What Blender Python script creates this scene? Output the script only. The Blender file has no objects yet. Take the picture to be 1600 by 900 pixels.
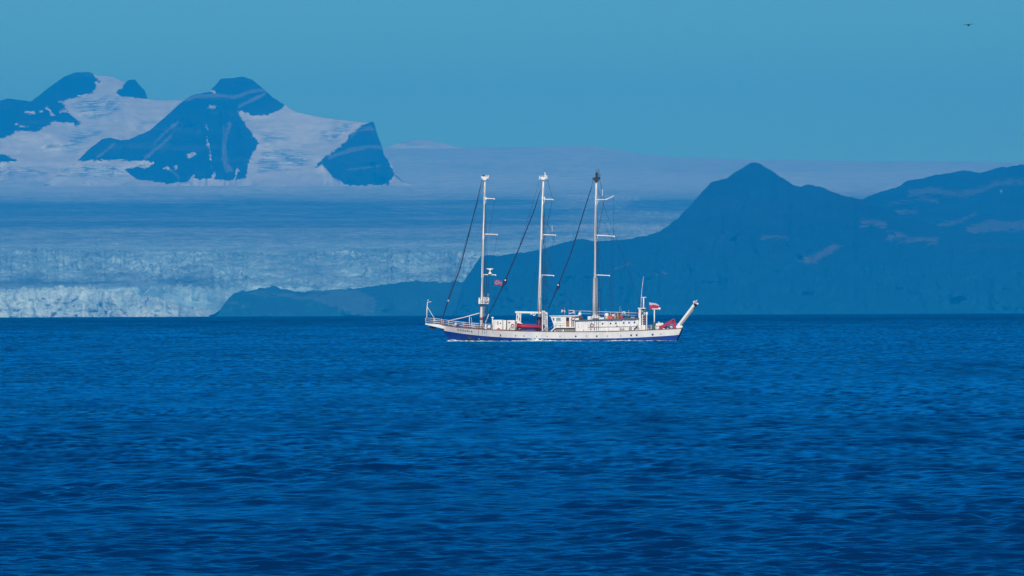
import bpy, math, random
import numpy as np
from mathutils import Matrix, Vector

random.seed(7)
rng = np.random.default_rng(7)
scene = bpy.context.scene
col = scene.collection

# ------------------------------------------------------------------ camera
FPX = 1600 * 200.0 / 36.0            # focal length in photograph pixels
EARTH = 6371000.0
CAM_H = 6.45
PITCH = 30.0 / FPX
ROLL = -0.0041
cam_data = bpy.data.cameras.new('camera')
cam_data.lens = 200.0
cam_data.sensor_width = 36.0
cam_data.clip_start = 0.5
cam_data.clip_end = 80000.0
cam = bpy.data.objects.new('camera', cam_data)
col.objects.link(cam)
CAM_M = Matrix.Rotation(math.pi / 2 + PITCH, 4, 'X') @ Matrix.Rotation(ROLL, 4, 'Z')
cam.matrix_world = Matrix.Translation((0, 0, CAM_H)) @ CAM_M
scene.camera = cam

# ------------------------------------------------------------------ sky, sun, exposure
SUN_ELEV, SUN_AZ = 32.0, 4.0       # almost straight behind the camera
SKY_STRENGTH = 0.10
SUN_STRENGTH = 4.7
world = bpy.data.worlds.new('World')
scene.world = world
world.use_nodes = True
wn, wl = world.node_tree.nodes, world.node_tree.links
wn.clear()
sky = wn.new('ShaderNodeTexSky')
sky.sky_type = 'NISHITA'
sky.sun_disc = False
sky.sun_elevation = math.radians(SUN_ELEV)
sky.altitude = 0.0
sky.air_density = 1.0
sky.dust_density = 0.0
sky.ozone_density = 3.0
tint = wn.new('ShaderNodeMix'); tint.data_type = 'RGBA'; tint.blend_type = 'MULTIPLY'
tint.inputs[0].default_value = 1.0
tint.inputs[7].default_value = (0.262, 0.615, 0.65, 1)
bg = wn.new('ShaderNodeBackground'); bg.inputs[1].default_value = SKY_STRENGTH
wo = wn.new('ShaderNodeOutputWorld')
wl.new(sky.outputs[0], tint.inputs[6]); wl.new(tint.outputs[2], bg.inputs[0]); wl.new(bg.outputs[0], wo.inputs[0])
# direction TO the sun: behind the camera is -Y
az = math.radians(SUN_AZ); el = math.radians(SUN_ELEV)
sun_dir = Vector((math.sin(az) * math.cos(el), -math.cos(az) * math.cos(el), math.sin(el)))
sky.sun_rotation = math.atan2(sun_dir.x, sun_dir.y)
sun_data = bpy.data.lights.new('sun', 'SUN')
sun_data.energy = SUN_STRENGTH
sun_data.angle = math.radians(0.53)
sun_data.color = (1.0, 0.95, 0.88)
sun = bpy.data.objects.new('sun', sun_data)
sun.rotation_euler = (-sun_dir).to_track_quat('-Z', 'Y').to_euler()
sun.location = (0, -50, 200)
col.objects.link(sun)
vs = scene.view_settings
vs.view_transform = 'Standard'; vs.look = 'None'; vs.exposure = 0.0; vs.gamma = 1.0
vs.use_curve_mapping = False
cy = scene.cycles
cy.use_denoising = True
cy.denoiser = 'OPENIMAGEDENOISE'
cy.max_bounces = 6; cy.glossy_bounces = 3; cy.diffuse_bounces = 2; cy.volume_bounces = 1
cy.caustics_reflective = False; cy.caustics_refractive = False

# ------------------------------------------------------------------ numeric helpers
def vnoise(x, y, seed=0):
    x = np.asarray(x, float); y = np.asarray(y, float)
    xi = np.floor(x).astype(np.int64); yi = np.floor(y).astype(np.int64)
    xf = x - xi; yf = y - yi
    def h(a, b):
        n = (a * 374761393 + b * 668265263 + seed * 974634777) & 0xFFFFFFFF
        n = ((n ^ (n >> 13)) * 1274126177) & 0xFFFFFFFF
        n = n ^ (n >> 16)
        return (n & 0xFFFFFF) / float(0xFFFFFF)
    u = xf * xf * (3 - 2 * xf); v = yf * yf * (3 - 2 * yf)
    a = h(xi, yi); b = h(xi + 1, yi); c = h(xi, yi + 1); d = h(xi + 1, yi + 1)
    return (a + (b - a) * u) + ((c + (d - c) * u) - (a + (b - a) * u)) * v

def fbm(x, y, octaves=4, seed=0, gain=0.5):
    s = 0; amp = 1.0; tot = 0
    for k in range(octaves):
        s = s + amp * (vnoise(x, y, seed + 17 * k) * 2 - 1); tot += amp
        x = x * 2.03 + 13.7; y = y * 2.03 + 7.1; amp *= gain
    return s / tot

def ridged(x, y, octaves=3, seed=0):
    s = 0; amp = 1.0; tot = 0
    for k in range(octaves):
        s = s + amp * (1 - np.abs(vnoise(x, y, seed + 31 * k) * 2 - 1)); tot += amp
        x = x * 2.1 + 3.3; y = y * 2.1 + 9.1; amp *= 0.5
    return s / tot

def smooth(e0, e1, x):
    t = np.clip((x - e0) / (e1 - e0), 0, 1)
    return t * t * (3 - 2 * t)

M3 = np.array(CAM_M.to_3x3())
def world_at(px, py, Y):
    """Point at true distance Y (metres north of the viewer) in the direction of a photograph pixel."""
    px, py, Y = np.broadcast_arrays(np.asarray(px, float), np.asarray(py, float), np.asarray(Y, float))
    d = np.stack([(px - 800) / FPX, -(py - 450) / FPX, -np.ones_like(px)], -1) @ M3.T
    s = Y / d[..., 1]
    p = d * s[..., None]
    p[..., 2] += CAM_H
    return p

def poly_sd(px, py, poly):
    """Signed distance to a polygon, positive inside."""
    P = np.array(poly, float); Q = np.roll(P, -1, 0)
    best = np.full(px.shape, 1e9); inside = np.zeros(px.shape, bool)
    for (x0, y0), (x1, y1) in zip(P, Q):
        dx, dy = x1 - x0, y1 - y0
        t = np.clip(((px - x0) * dx + (py - y0) * dy) / (dx * dx + dy * dy + 1e-9), 0, 1)
        best = np.minimum(best, np.hypot(px - x0 - t * dx, py - y0 - t * dy))
        if y0 != y1:
            c = ((y0 > py) != (y1 > py)) & (px < (x1 - x0) * (py - y0) / (y1 - y0) + x0)
            inside ^= c
    return np.where(inside, best, -best)

def grid_object(name, V, mat, wrap=False, attrs=None, smooth_shade=True):
    R, C = V.shape[:2]
    me = bpy.data.meshes.new(name)
    me.vertices.add(R * C)
    me.vertices.foreach_set('co', V.reshape(-1).astype(np.float32))
    r = np.arange(R - 1)[:, None]
    c = np.arange(C if wrap else C - 1)[None, :]
    c2 = (c + 1) % C
    quads = np.stack([r * C + c, r * C + c2, (r + 1) * C + c2, (r + 1) * C + c], -1).reshape(-1)
    n = len(quads) // 4
    me.loops.add(n * 4)
    me.loops.foreach_set('vertex_index', quads.astype(np.int32))
    me.polygons.add(n)
    me.polygons.foreach_set('loop_start', np.arange(0, n * 4, 4, dtype=np.int32))
    me.polygons.foreach_set('use_smooth', np.full(n, smooth_shade, bool))
    me.update(calc_edges=True)
    for k, a in (attrs or {}).items():
        at = me.attributes.new(k, 'FLOAT', 'POINT')
        at.data.foreach_set('value', np.asarray(a, np.float32).reshape(-1))
    me.materials.append(mat)
    o = bpy.data.objects.new(name, me)
    col.objects.link(o)
    return o

# ------------------------------------------------------------------ material helpers
class NT:
    def __init__(s, name):
        s.m = bpy.data.materials.new(name); s.m.use_nodes = True
        s.n = s.m.node_tree.nodes; s.l = s.m.node_tree.links
        s.n.clear()
        s.out = s.n.new('ShaderNodeOutputMaterial')
    def node(s, t, **kw):
        x = s.n.new(t)
        for k, v in kw.items(): setattr(x, k, v)
        return x
    def link(s, a, b): s.l.new(a, b)
    def setin(s, node, key, val):
        i = node.inputs[key]
        if hasattr(val, 'links'): s.l.new(val, i)
        else: i.default_value = val
    def math(s, op, a, b=0.0, clamp=False):
        x = s.node('ShaderNodeMath', operation=op, use_clamp=clamp)
        s.setin(x, 0, a); s.setin(x, 1, b)
        return x.outputs[0]
    def mix(s, f, a, b):
        x = s.node('ShaderNodeMix', data_type='RGBA')
        s.setin(x, 0, f)
        s.setin(x, 6, a if hasattr(a, 'links') else tuple(a) + (1,))
        s.setin(x, 7, b if hasattr(b, 'links') else tuple(b) + (1,))
        return x.outputs[2]
    def noise(s, scale, detail=3, rough=0.5, vec=None, dist=0.0):
        x = s.node('ShaderNodeTexNoise')
        x.inputs['Scale'].default_value = scale; x.inputs['Detail'].default_value = detail
        x.inputs['Roughness'].default_value = rough; x.inputs['Distortion'].default_value = dist
        if vec is not None: s.link(vec, x.inputs['Vector'])
        return x.outputs['Fac']
    def pos(s, scale=(1, 1, 1)):
        g = s.node('ShaderNodeTexCoord')
        mp = s.node('ShaderNodeMapping'); mp.inputs['Scale'].default_value = scale
        s.link(g.outputs['Object'], mp.inputs['Vector'])
        return mp.outputs[0]
    def ramp(s, fac, lo, hi):
        x = s.node('ShaderNodeMapRange', interpolation_type='SMOOTHSTEP')
        s.setin(x, 0, fac); x.inputs[1].default_value = lo; x.inputs[2].default_value = hi
        return x.outputs[0]
    def attr(s, name):
        x = s.node('ShaderNodeAttribute', attribute_name=name)
        return x.outputs['Fac']
    def bump(s, h, strength, dist):
        x = s.node('ShaderNodeBump'); x.inputs['Strength'].default_value = strength; x.inputs['Distance'].default_value = dist
        s.link(h, x.inputs['Height'])
        return x.outputs[0]
    def principled(s, color, rough=0.5, normal=None, metallic=0.0, spec=0.5):
        p = s.node('ShaderNodeBsdfPrincipled')
        s.setin(p, 'Base Color', color if hasattr(color, 'links') else tuple(color) + (1,))
        s.setin(p, 'Roughness', rough); s.setin(p, 'Metallic', metallic); s.setin(p, 'Specular IOR Level', spec)
        if normal is not None: s.link(normal, p.inputs['Normal'])
        s.link(p.outputs[0], s.out.inputs['Surface'])
        return p

def paint(name, c, rough=0.45, wear=None, wear_amt=0.25, scale=1.5, metallic=0.0):
    """Painted metal, with blotches of dirt or rust that run down the surface."""
    t = NT(name)
    n1 = t.noise(scale, 5, 0.65, t.pos((1, 1, 0.35)))
    n2 = t.noise(scale * 6, 3, 0.6, t.pos((1, 1, 0.2)))
    base = t.mix(t.ramp(n1, 0.3, 0.75), tuple(v * 0.82 for v in c), c)
    if wear:
        f = t.math('MULTIPLY', t.ramp(n2, 0.62, 0.78), wear_amt)
        base = t.mix(f, base, wear)
    t.principled(base, rough, metallic=metallic)
    return t.m

MAT = {}
RUST = (0.22, 0.09, 0.035)
MAT['white'] = paint('white_paint', (0.82, 0.80, 0.78), 0.4, RUST, 0.5)
MAT['topside'] = paint('topside_paint', (0.80, 0.78, 0.76), 0.4, RUST, 0.45, 0.8)
MAT['mast'] = paint('mast_paint', (0.82, 0.80, 0.78), 0.4, (0.32, 0.22, 0.15), 0.5, 0.9)
MAT['blue_hull'] = paint('blue_hull_paint', (0.002, 0.034, 0.25), 0.5, (0.002, 0.012, 0.10), 0.6, 0.6)
MAT['rust'] = paint('rust_line', (0.25, 0.10, 0.055), 0.7, (0.4, 0.2, 0.1), 0.6, 4)
MAT['deck'] = paint('deck_paint', (0.19, 0.10, 0.075), 0.8)
MAT['roof'] = paint('roof_grey', (0.10, 0.12, 0.15), 0.7)
MAT['grey'] = paint('grey_metal', (0.33, 0.33, 0.34), 0.5, RUST, 0.4)
MAT['dark'] = paint('dark_metal', (0.003, 0.004, 0.009), 0.6)
MAT['navy'] = paint('navy_canvas', (0.004, 0.012, 0.085), 0.8)
MAT['wire'] = paint('rigging_wire', (0.012, 0.018, 0.035), 0.6)
MAT['maroon'] = paint('maroon_paint', (0.10, 0.014, 0.022), 0.55)
MAT['red'] = paint('red_paint', (0.40, 0.006, 0.030), 0.45, (0.2, 0.02, 0.02), 0.4)
MAT['boat_red'] = paint('red_rubber', (0.62, 0.012, 0.028), 0.5)
MAT['orange'] = paint('orange_plastic', (0.62, 0.10, 0.03), 0.5)
MAT['door'] = paint('brown_door', (0.36, 0.14, 0.035), 0.5)
MAT['green'] = paint('green_paint', (0.02, 0.10, 0.06), 0.5)
MAT['louvre'] = paint('tan_louvre', (0.30, 0.27, 0.22), 0.6)
MAT['cloth_white'] = paint('white_cloth', (0.52, 0.52, 0.60), 0.8)
MAT['cloth_red'] = paint('red_cloth', (0.48, 0.012, 0.05), 0.8)
MAT['cloth_blue'] = paint('blue_cloth', (0.012, 0.03, 0.2), 0.8)
MAT['brown'] = paint('brown_gear', (0.13, 0.07, 0.04), 0.8)
MAT['bird'] = paint('bird_plumage', (0.006, 0.008, 0.012), 0.8)
g_ = NT('window_glass'); g_.principled((0.012, 0.02, 0.03), 0.08); MAT['glass'] = g_.m
g_ = NT('pale_window_glass'); g_.principled((0.16, 0.32, 0.36), 0.1); MAT['glass_pale'] = g_.m
g_ = NT('lettering'); g_.principled((0.03, 0.03, 0.05), 0.5); MAT['letter'] = g_.m
g_ = NT('blue_lettering'); g_.principled((0.02, 0.07, 0.3), 0.5); MAT['letter_blue'] = g_.m

# ------------------------------------------------------------------ sea
def sea_material():
    t = NT('sea_water')
    # wind ripples: short crests lying across the view, over longer chop
    r1 = t.noise(1.6, 3, 0.6, t.pos((0.55, 1, 1)), 0.3)
    r2 = t.noise(0.42, 3, 0.6, t.pos((0.45, 1, 1)), 0.4)
    r3 = t.noise(0.09, 3, 0.6, t.pos((0.4, 1, 1)), 0.2)
    r0 = t.noise(4.5, 2, 0.6, t.pos((0.6, 1, 1)), 0.2)
    h = t.math('ADD', t.math('ADD', t.math('MULTIPLY', r0, 0.045), t.math('MULTIPLY', r1, 0.17)), t.math('ADD', t.math('MULTIPLY', r2, 0.55), t.math('MULTIPLY', r3, 1.6)))
    gust = t.ramp(t.noise(0.012, 3, 0.55, t.pos((0.35, 1, 1))), 0.3, 0.7)
    bmp = t.node('ShaderNodeBump'); bmp.inputs['Distance'].default_value = 1.0
    t.link(h, bmp.inputs['Height'])
    t.link(t.math('ADD', 0.35, t.math('MULTIPLY', gust, 0.35)), bmp.inputs['Strength'])
    dif = t.node('ShaderNodeBsdfDiffuse'); dif.inputs[0].default_value = (0.0005, 0.022, 0.095, 1)
    glo = t.node('ShaderNodeBsdfGlossy'); glo.inputs[0].default_value = (0.02, 0.55, 1.0, 1)
    glo.inputs['Roughness'].default_value = 0.22
    fr = t.node('ShaderNodeFresnel'); fr.inputs[0].default_value = 1.33
    for x in (dif, glo, fr): t.link(bmp.outputs[0], x.inputs['Normal'])
    # unresolved ripples keep a wind-ruffled sea from ever mirroring the sky fully
    lanes = t.math('ADD', t.math('MULTIPLY', t.noise(1.0, 2, 0.6, t.pos((0.7, 0.07, 1))), 0.4),
                   t.math('ADD', t.math('MULTIPLY', t.noise(1.0, 2, 0.6, t.pos((0.2, 0.022, 1))), 0.5), t.math('MULTIPLY', t.noise(1.0, 3, 0.6, t.pos((0.05, 0.006, 1))), 0.6)))
    lanes = t.math('MULTIPLY', t.math('SUBTRACT', lanes, 0.75), 2.2)
    lim = t.math('ADD', t.math('SUBTRACT', 0.72, t.math('MULTIPLY', t.attr('ruffle'), 0.60)), t.math('MULTIPLY', lanes, t.math('SUBTRACT', 1.0, t.math('MULTIPLY', t.attr('ruffle'), 0.55))))
    # faces of the chop that lean towards the wind mirror less of the low sky
    sl = t.attr('slope')
    lim = t.math('MAXIMUM', lim, 0.03)
    fac = t.math('MINIMUM', fr.outputs[0], lim)
    lean = t.math('SUBTRACT', 1.0, t.math('MULTIPLY', sl, t.math('SUBTRACT', 0.38, t.math('MULTIPLY', t.attr('ruffle'), 0.18))))
    fac = t.math('MULTIPLY', fac, t.math('MINIMUM', t.math('MAXIMUM', lean, 0.22), 1.5), clamp=True)
    mx = t.node('ShaderNodeMixShader')
    t.link(fac, mx.inputs[0]); t.link(dif.outputs[0], mx.inputs[1]); t.link(glo.outputs[0], mx.inputs[2])
    t.link(mx.outputs[0], t.out.inputs['Surface'])
    return t.m

def build_sea():
    dep = np.linspace(CAM_H / 118.0, CAM_H / 9000.0, 1000)      # rows even in depression angle
    rad = np.concatenate([[2, 15, 40, 70, 95], CAM_H / dep, [9300, 9700, 10500, 12000, 16000]])
    fine = np.linspace(-6.4, 6.4, 620)
    coarse = np.concatenate([np.linspace(6.8, 30, 14), np.linspace(40, 320, 29), np.linspace(330, 353.2, 14)])
    ang = np.radians(np.concatenate([fine, coarse]))
    Rr, A = np.meshgrid(rad, ang, indexing='ij')
    X = Rr * np.sin(A); Y = Rr * np.cos(A)
    S = np.zeros_like(X); s2 = 0.0
    amp = np.zeros_like(X); dx = np.zeros_like(X); dy = np.zeros_like(X)
    drow = np.gradient(rad)[:, None]
    edge = np.clip((np.radians(6.6) - np.abs((A + np.pi) % (2 * np.pi) - np.pi)) / 0.006, 0, 1) * smooth(70, 110, Rr)
    g = np.random.default_rng(3)
    patch = 0.45 + 1.5 * vnoise(X / 9.0, Y / 22.0, 5) * vnoise(X / 37.0, Y / 70.0, 8) + 0.5 * vnoise(X / 3.0, Y / 9.0, 18)
    for k in range(90):
        lam = 0.38 * (13.0 / 0.38) ** g.random()
        th = g.normal(0.2, 0.66) + (math.pi if g.random() < 0.12 else 0)
        kx, ky = math.sin(th), math.cos(th)
        kk = 2 * math.pi / lam
        a = 0.0056 * lam ** 0.45 * g.uniform(0.6, 1.4)
        if lam > 4: a *= 0.62
        w = a * smooth(2.0, 3.5, lam / drow) * edge
        if lam < 8: w = w * patch
        ph = kk * (kx * X + ky * Y) + g.random() * 6.283
        s, c = np.sin(ph), np.cos(ph)
        amp += w * c
        if lam < 5:
            sl = (0.5 if lam > 1.0 else 0.9) * a * kk * (abs(ky) + 0.2); S -= sl * s; s2 += sl * sl / 2
        dx -= 0.8 * w * kx * s; dy -= 0.8 * w * ky * s
    V = np.stack([X + dx, Y + dy, amp - Rr ** 2 / (2 * EARTH)], -1)
    ruffle = smooth(700, 3400, Rr) * 0.85 + 0.35 * (vnoise(X / 60.0, Y / 45.0, 15) - 0.5)
    o = grid_object('sea', V, sea_material(), wrap=True, attrs={'ruffle': np.clip(ruffle, 0, 1), 'slope': S / math.sqrt(s2) * np.clip(patch, 0.5, 1.5)})
    o['kind'] = 'structure'
    return o
build_sea()

# ------------------------------------------------------------------ land and ice
def land_material(name, rock=(0.006, 0.018, 0.026), scree=(0.15, 0.15, 0.16), snow=(0.63, 0.66, 0.61), strata=0.16, base_haze=None, scree_break=9.0):
    """Dark rock, paler scree where 'scree' says so, snow where 'snow' says so; edges broken up by noise."""
    t = NT(name)
    nf = t.noise(0.012, 5, 0.65, t.pos((1, 1, 1)))
    nb = t.noise(0.004, 4, 0.6, t.pos((1, 1, 2.5)))
    wob = t.math('ADD', t.math('MULTIPLY', t.math('SUBTRACT', nf, 0.5), 12.0), t.math('MULTIPLY', t.math('SUBTRACT', t.noise(0.045, 4, 0.7, t.pos((1, 1, 0.6))), 0.5), 11.0))
    sn = t.ramp(t.math('ADD', t.attr('snow'), wob), -0.6, 0.6)
    sc = t.ramp(t.math('ADD', t.attr('scree'), t.math('MULTIPLY', t.math('SUBTRACT', t.noise(0.02, 5, 0.7, t.pos((0.6, 1, 1.6))), 0.5), scree_break)), -1.2, 2.5)
    rk = t.mix(t.ramp(nb, 0.35, 0.7), rock, tuple(v * 1.6 for v in rock))
    rk = t.mix(t.math('MULTIPLY', t.ramp(t.noise(0.0022, 5, 0.7, t.pos((1, 0.6, 2.0))), 0.45, 0.7), 0.18), rk, tuple(v * 0.45 for v in scree))
    mp = t.node('ShaderNodeMapping'); mp.inputs['Rotation'].default_value = (0, math.radians(52), 0); mp.inputs['Scale'].default_value = (0.25, 0.5, 3.0)
    t.link(t.node('ShaderNodeTexCoord').outputs['Object'], mp.inputs['Vector'])
    rk = t.mix(t.math('MULTIPLY', t.ramp(t.noise(0.006, 4, 0.65, mp.outputs[0]), 0.56, 0.70), strata), rk, scree)
    if base_haze:  # low slopes painted paler blue to imitate haze thickening towards the shore
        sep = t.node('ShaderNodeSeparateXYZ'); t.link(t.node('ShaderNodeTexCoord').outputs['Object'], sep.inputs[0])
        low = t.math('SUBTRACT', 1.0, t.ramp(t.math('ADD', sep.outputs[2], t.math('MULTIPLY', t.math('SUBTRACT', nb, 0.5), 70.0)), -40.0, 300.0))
        rk = t.mix(t.math('MULTIPLY', low, t.math('ADD', 0.55, t.math('MULTIPLY', nf, 0.7))), rk, base_haze)
    c = t.mix(t.math('MULTIPLY', sc, t.math('ADD', 0.40, t.math('MULTIPLY', nf, 0.8))), rk, scree)
    stria = t.noise(0.02, 4, 0.7, t.pos((0.35, 0.35, 2.2)))
    ice = t.mix(t.ramp(stria, 0.38, 0.62), tuple(v * 0.80 for v in snow), snow)
    ice = t.mix(t.attr('firn'), ice, (0.38, 0.42, 0.45))
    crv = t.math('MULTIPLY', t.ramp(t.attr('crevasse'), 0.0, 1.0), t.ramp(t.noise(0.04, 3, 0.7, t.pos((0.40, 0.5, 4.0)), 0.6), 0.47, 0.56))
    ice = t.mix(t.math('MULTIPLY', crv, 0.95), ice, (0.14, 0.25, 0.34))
    c = t.mix(sn, c, ice)
    h = t.noise(0.01, 6, 0.65, t.pos())
    t.principled(c, 0.85, t.bump(h, 0.6, 25.0), spec=0.1)
    return t.m

def mountain(name, label, skyline, base_py, y_front, y_ridge, y_back, mat, cols=300, rows=120,
             relief=90.0, snow_polys=None, rock_polys=None, scree_polys=(), crevasse_polys=(), seed=1, jag=1.0, curve=1.25, undul=1.0, rim=None, base_wob=0.0):
    """A massif with a front slope rising to its skyline ridge and a back slope behind it."""
    s = np.array(skyline, float)
    px = np.linspace(s[0, 0], s[-1, 0], cols)
    top = np.interp(px, s[:, 0], s[:, 1])
    top = top + jag * fbm(px / 7.0, px * 0 + seed, 4, seed) * 1.2
    base = base_py(px) if callable(base_py) else np.full_like(px, base_py)
    base = np.maximum(base, top + 0.8)
    t = np.linspace(0, 1, rows)[:, None]
    PX = np.broadcast_to(px[None, :], (rows, cols)).copy()
    PY = base[None, :] + (top - base)[None, :] * t
    q = np.clip((base[None, :] - PY) / (base - top).max(), 0, 1)
    Y = y_front + (y_ridge - y_front) * q ** curve
    Y = Y + q * 0.15 * (y_ridge - y_front) * fbm(PX / 60.0, PX * 0 + 3.3, 3, seed + 5)
    Y = Y + np.minimum(t * 6, 1) * np.sin(np.pi * t) * 130.0 * undul * fbm(PX / 70.0, PY / 35.0, 3, seed + 40)
    Y = Y + undul * (60.0 * (1 - t) * fbm(PX / 30.0, PY / 30.0, 3, seed + 41) + base_wob * np.exp(-t * 9) * fbm(PX / 34.0, PX * 0, 4, seed + 42))
    gul = ridged(PX / 26.0 + 0.25 * fbm(PX / 40, PY / 40, 2, seed + 9), PY / 90.0, 4, seed)
    fin = fbm(PX / 9.0, PY / 9.0, 4, seed + 3)
    env = np.sin(np.pi * np.clip(t, 0, 1)) ** 0.7
    if rock_polys is not None:
        rk = np.full(PX.shape, -1e3)
        for p in rock_polys: rk = np.maximum(rk, poly_sd(PX, PY, p))
        env = env * (0.12 + 0.88 * smooth(-6, 10, rk))
    Y = Y - env * relief * (gul - 0.5) * 2.2 - env * relief * 0.35 * fin
    V = world_at(PX, PY, Y)
    # back slope
    nb = 14
    tb = np.linspace(0, 1, nb + 1)[1:, None]
    ridge = V[-1]
    B = np.empty((nb, cols, 3))
    YB = ridge[None, :, 1] + (y_back - ridge[None, :, 1]) * tb
    B[..., 1] = YB
    B[..., 0] = ridge[None, :, 0] * (1 + 0.02 * tb)
    B[..., 2] = ridge[None, :, 2] * (1 - tb ** 0.85) - 40 * tb
    PXB = np.broadcast_to(px[None, :], (nb, cols)); PYB = np.broadcast_to(top[None, :], (nb, cols))
    VV = np.concatenate([V, B], 0)
    PXX = np.concatenate([PX, PXB], 0); PYY = np.concatenate([PY, PYB], 0)
    if rock_polys is not None:
        r = np.full(PXX.shape, -1e3)
        for p in rock_polys: r = np.maximum(r, poly_sd(PXX, PYY, p))
        snow = -r
    else:
        snow = np.full(PXX.shape, -60.0)
    for p in (snow_polys or []): snow = np.maximum(snow, poly_sd(PXX, PYY, p))
    if rim is not None:
        snow = np.maximum(snow, rim - (PYY - np.concatenate([np.broadcast_to(top, PX.shape), PYB], 0)) * 1.2)
    old = smooth(255, 287, PYY) * 0.85 + 0.25 * fbm(PXX / 40.0, PYY / 12.0, 3, seed + 77)
    sc = np.full(PXX.shape, -60.0)
    for p in scree_polys: sc = np.maximum(sc, poly_sd(PXX, PYY, p))
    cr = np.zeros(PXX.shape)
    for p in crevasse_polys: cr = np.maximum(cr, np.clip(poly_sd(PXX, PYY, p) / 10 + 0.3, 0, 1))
    o = grid_object(name, VV, mat, attrs={'snow': np.clip(snow, -60, 60), 'scree': sc, 'crevasse': cr, 'firn': np.clip(old, 0, 1)})
    o['kind'] = 'structure'; o['label'] = label
    return o

def line_poly(pts, w):
    """A thin band around a polyline, as a polygon in the mountain's own layout."""
    up = [(x, y - w) for x, y in pts]; dn = [(x, y + w) for x, y in reversed(pts)]
    return up + dn

M_LAND = land_material('mountain_rock_and_snow')

A_sky = [(-130, 150), (-60, 162), (0, 157), (12, 154), (30, 156), (48, 158.5), (75, 138), (100, 120), (118, 113), (138, 112.5),
         (147, 115), (152, 119), (162, 118), (178, 121), (190, 126), (197, 128), (201, 125), (207, 124), (211, 124), (217, 132), (222, 138), (226, 141),
         (231, 155), (255, 157), (285, 156), (340, 150), (420, 170)]
A_rock = [[(-140, 140), (-60, 150), (0, 145), (20, 140), (48, 158.5), (75, 136), (100, 115), (118, 108), (138, 108), (147, 117), (159, 129), (150, 129),
           (148, 138), (146, 144), (120, 152), (105, 156), (92, 157.5), (98, 160), (101, 170), (112, 180), (122, 190), (129, 193), (118, 197),
           (115, 191), (100, 191), (80, 189), (78, 195), (60, 202), (55, 205), (25, 205), (15, 212), (0, 217), (-140, 225)],
          [(181, 143), (190, 138), (198, 126), (207, 120), (213, 120), (222, 136), (228, 140), (233, 156), (205, 153), (190, 150)],
          [(-140, 238), (0, 240), (14, 245), (28, 251), (10, 253), (-140, 256)]]
A_snow = [line_poly([(40, 175), (48, 175.5), (54, 175)], 1.6), [(69, 166), (75, 165), (79, 172), (84, 181), (81, 181), (76, 174), (70, 171)],
          line_poly([(24, 196), (32, 197), (45, 198)], 1.5), line_poly([(92, 176), (98, 174), (104, 174)], 1.6), line_poly([(62, 174), (66, 174)], 1.5)]
A_crev = [[(105, 158), (140, 150), (185, 150), (195, 172), (150, 190), (130, 185), (115, 170)],
          [(90, 235), (110, 205), (150, 195), (165, 205), (135, 225), (118, 245)], [(220, 190), (245, 185), (243, 194), (222, 198)], [(-100, 256), (0, 256), (60, 258), (100, 266), (60, 280), (-100, 276)]]
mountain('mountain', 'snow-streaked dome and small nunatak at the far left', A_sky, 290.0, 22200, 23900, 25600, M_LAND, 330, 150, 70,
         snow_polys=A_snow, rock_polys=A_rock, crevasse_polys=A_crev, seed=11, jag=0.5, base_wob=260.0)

B_sky = [(40, 299), (70, 288), (92, 272), (104, 262), (115, 254), (122, 250), (140, 232), (160, 217), (172, 215), (188, 219), (200, 218), (215, 212), (235, 203), (255, 185),
         (270, 172), (285, 158), (300, 149), (315, 146), (328, 142), (337, 132), (345, 123), (360, 122), (380, 119.5), (395, 125), (410, 138), (425, 151),
         (444, 164), (463, 175), (480, 179), (500, 183), (544, 189), (567, 191), (575, 192), (580, 190), (584, 189.5), (587, 201), (592, 216), (597, 229),
         (600, 243), (611, 255), (618, 272), (630, 284), (655, 293), (700, 300)]
B_rock = [[(100, 252), (122, 249), (140, 230), (160, 212), (172, 210), (188, 214), (215, 207), (255, 180), (285, 152), (300, 142), (328, 136), (343, 115),
           (380, 110), (397, 118), (412, 134), (427, 147), (446, 162), (438, 172), (415, 178), (396, 181), (382, 175), (370, 173), (378, 187), (391, 202),
           (405, 224), (398, 235), (389, 251), (384, 279), (358, 283), (331, 281), (300, 277), (290, 285), (260, 286), (215, 282), (195, 265),
           (238, 256), (232, 251), (200, 250), (160, 251), (140, 251)],
          [(583, 180), (590, 200), (600, 226), (605, 250), (616, 271), (607, 287), (562, 291), (535, 287), (520, 276), (511, 265), (504, 255),
           (491, 264), (500, 251), (522, 235), (544, 218), (547, 209), (577, 192)]]
B_snow = [line_poly([(322, 143), (332, 143), (336, 144)], 1.2), line_poly([(325, 167), (331, 168), (338, 168)], 2.2),
          [(293, 241), (300, 237), (306, 240), (302, 246), (294, 247)], [(272, 260), (279, 256), (278, 262), (274, 264)],
          line_poly([(323, 217), (327, 230), (329, 245), (330, 258)], 3.5), line_poly([(322, 196), (324, 205)], 2),
          line_poly([(297, 278), (306, 273)], 2), line_poly([(367, 278), (370, 268), (372, 264)], 3), line_poly([(333, 278), (336, 270)], 2.5),
          [(215, 260), (238, 254), (232, 262), (225, 264)], line_poly([(256, 262), (264, 263)], 1.4)]
B_scree = [line_poly([(290, 156), (310, 150), (345, 149), (365, 152), (390, 144), (412, 140)], 3.0), line_poly([(372, 166), (392, 158), (416, 145)], 3.5),
           [(348, 196), (360, 190), (362, 196), (356, 212), (354, 235), (358, 255), (366, 268), (352, 270), (346, 250), (347, 225)],
           line_poly([(225, 248), (248, 230), (268, 212)], 4), line_poly([(240, 225), (262, 203), (280, 190)], 3), line_poly([(150, 247), (165, 236), (180, 224)], 3),
           line_poly([(513, 246), (540, 237), (575, 229), (598, 230)], 3.5), [(548, 208), (580, 195), (586, 204), (560, 205), (548, 216)],
           line_poly([(540, 266), (570, 262), (596, 259)], 1.2), line_poly([(281, 278), (270, 268), (262, 262)], 3)]
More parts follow.
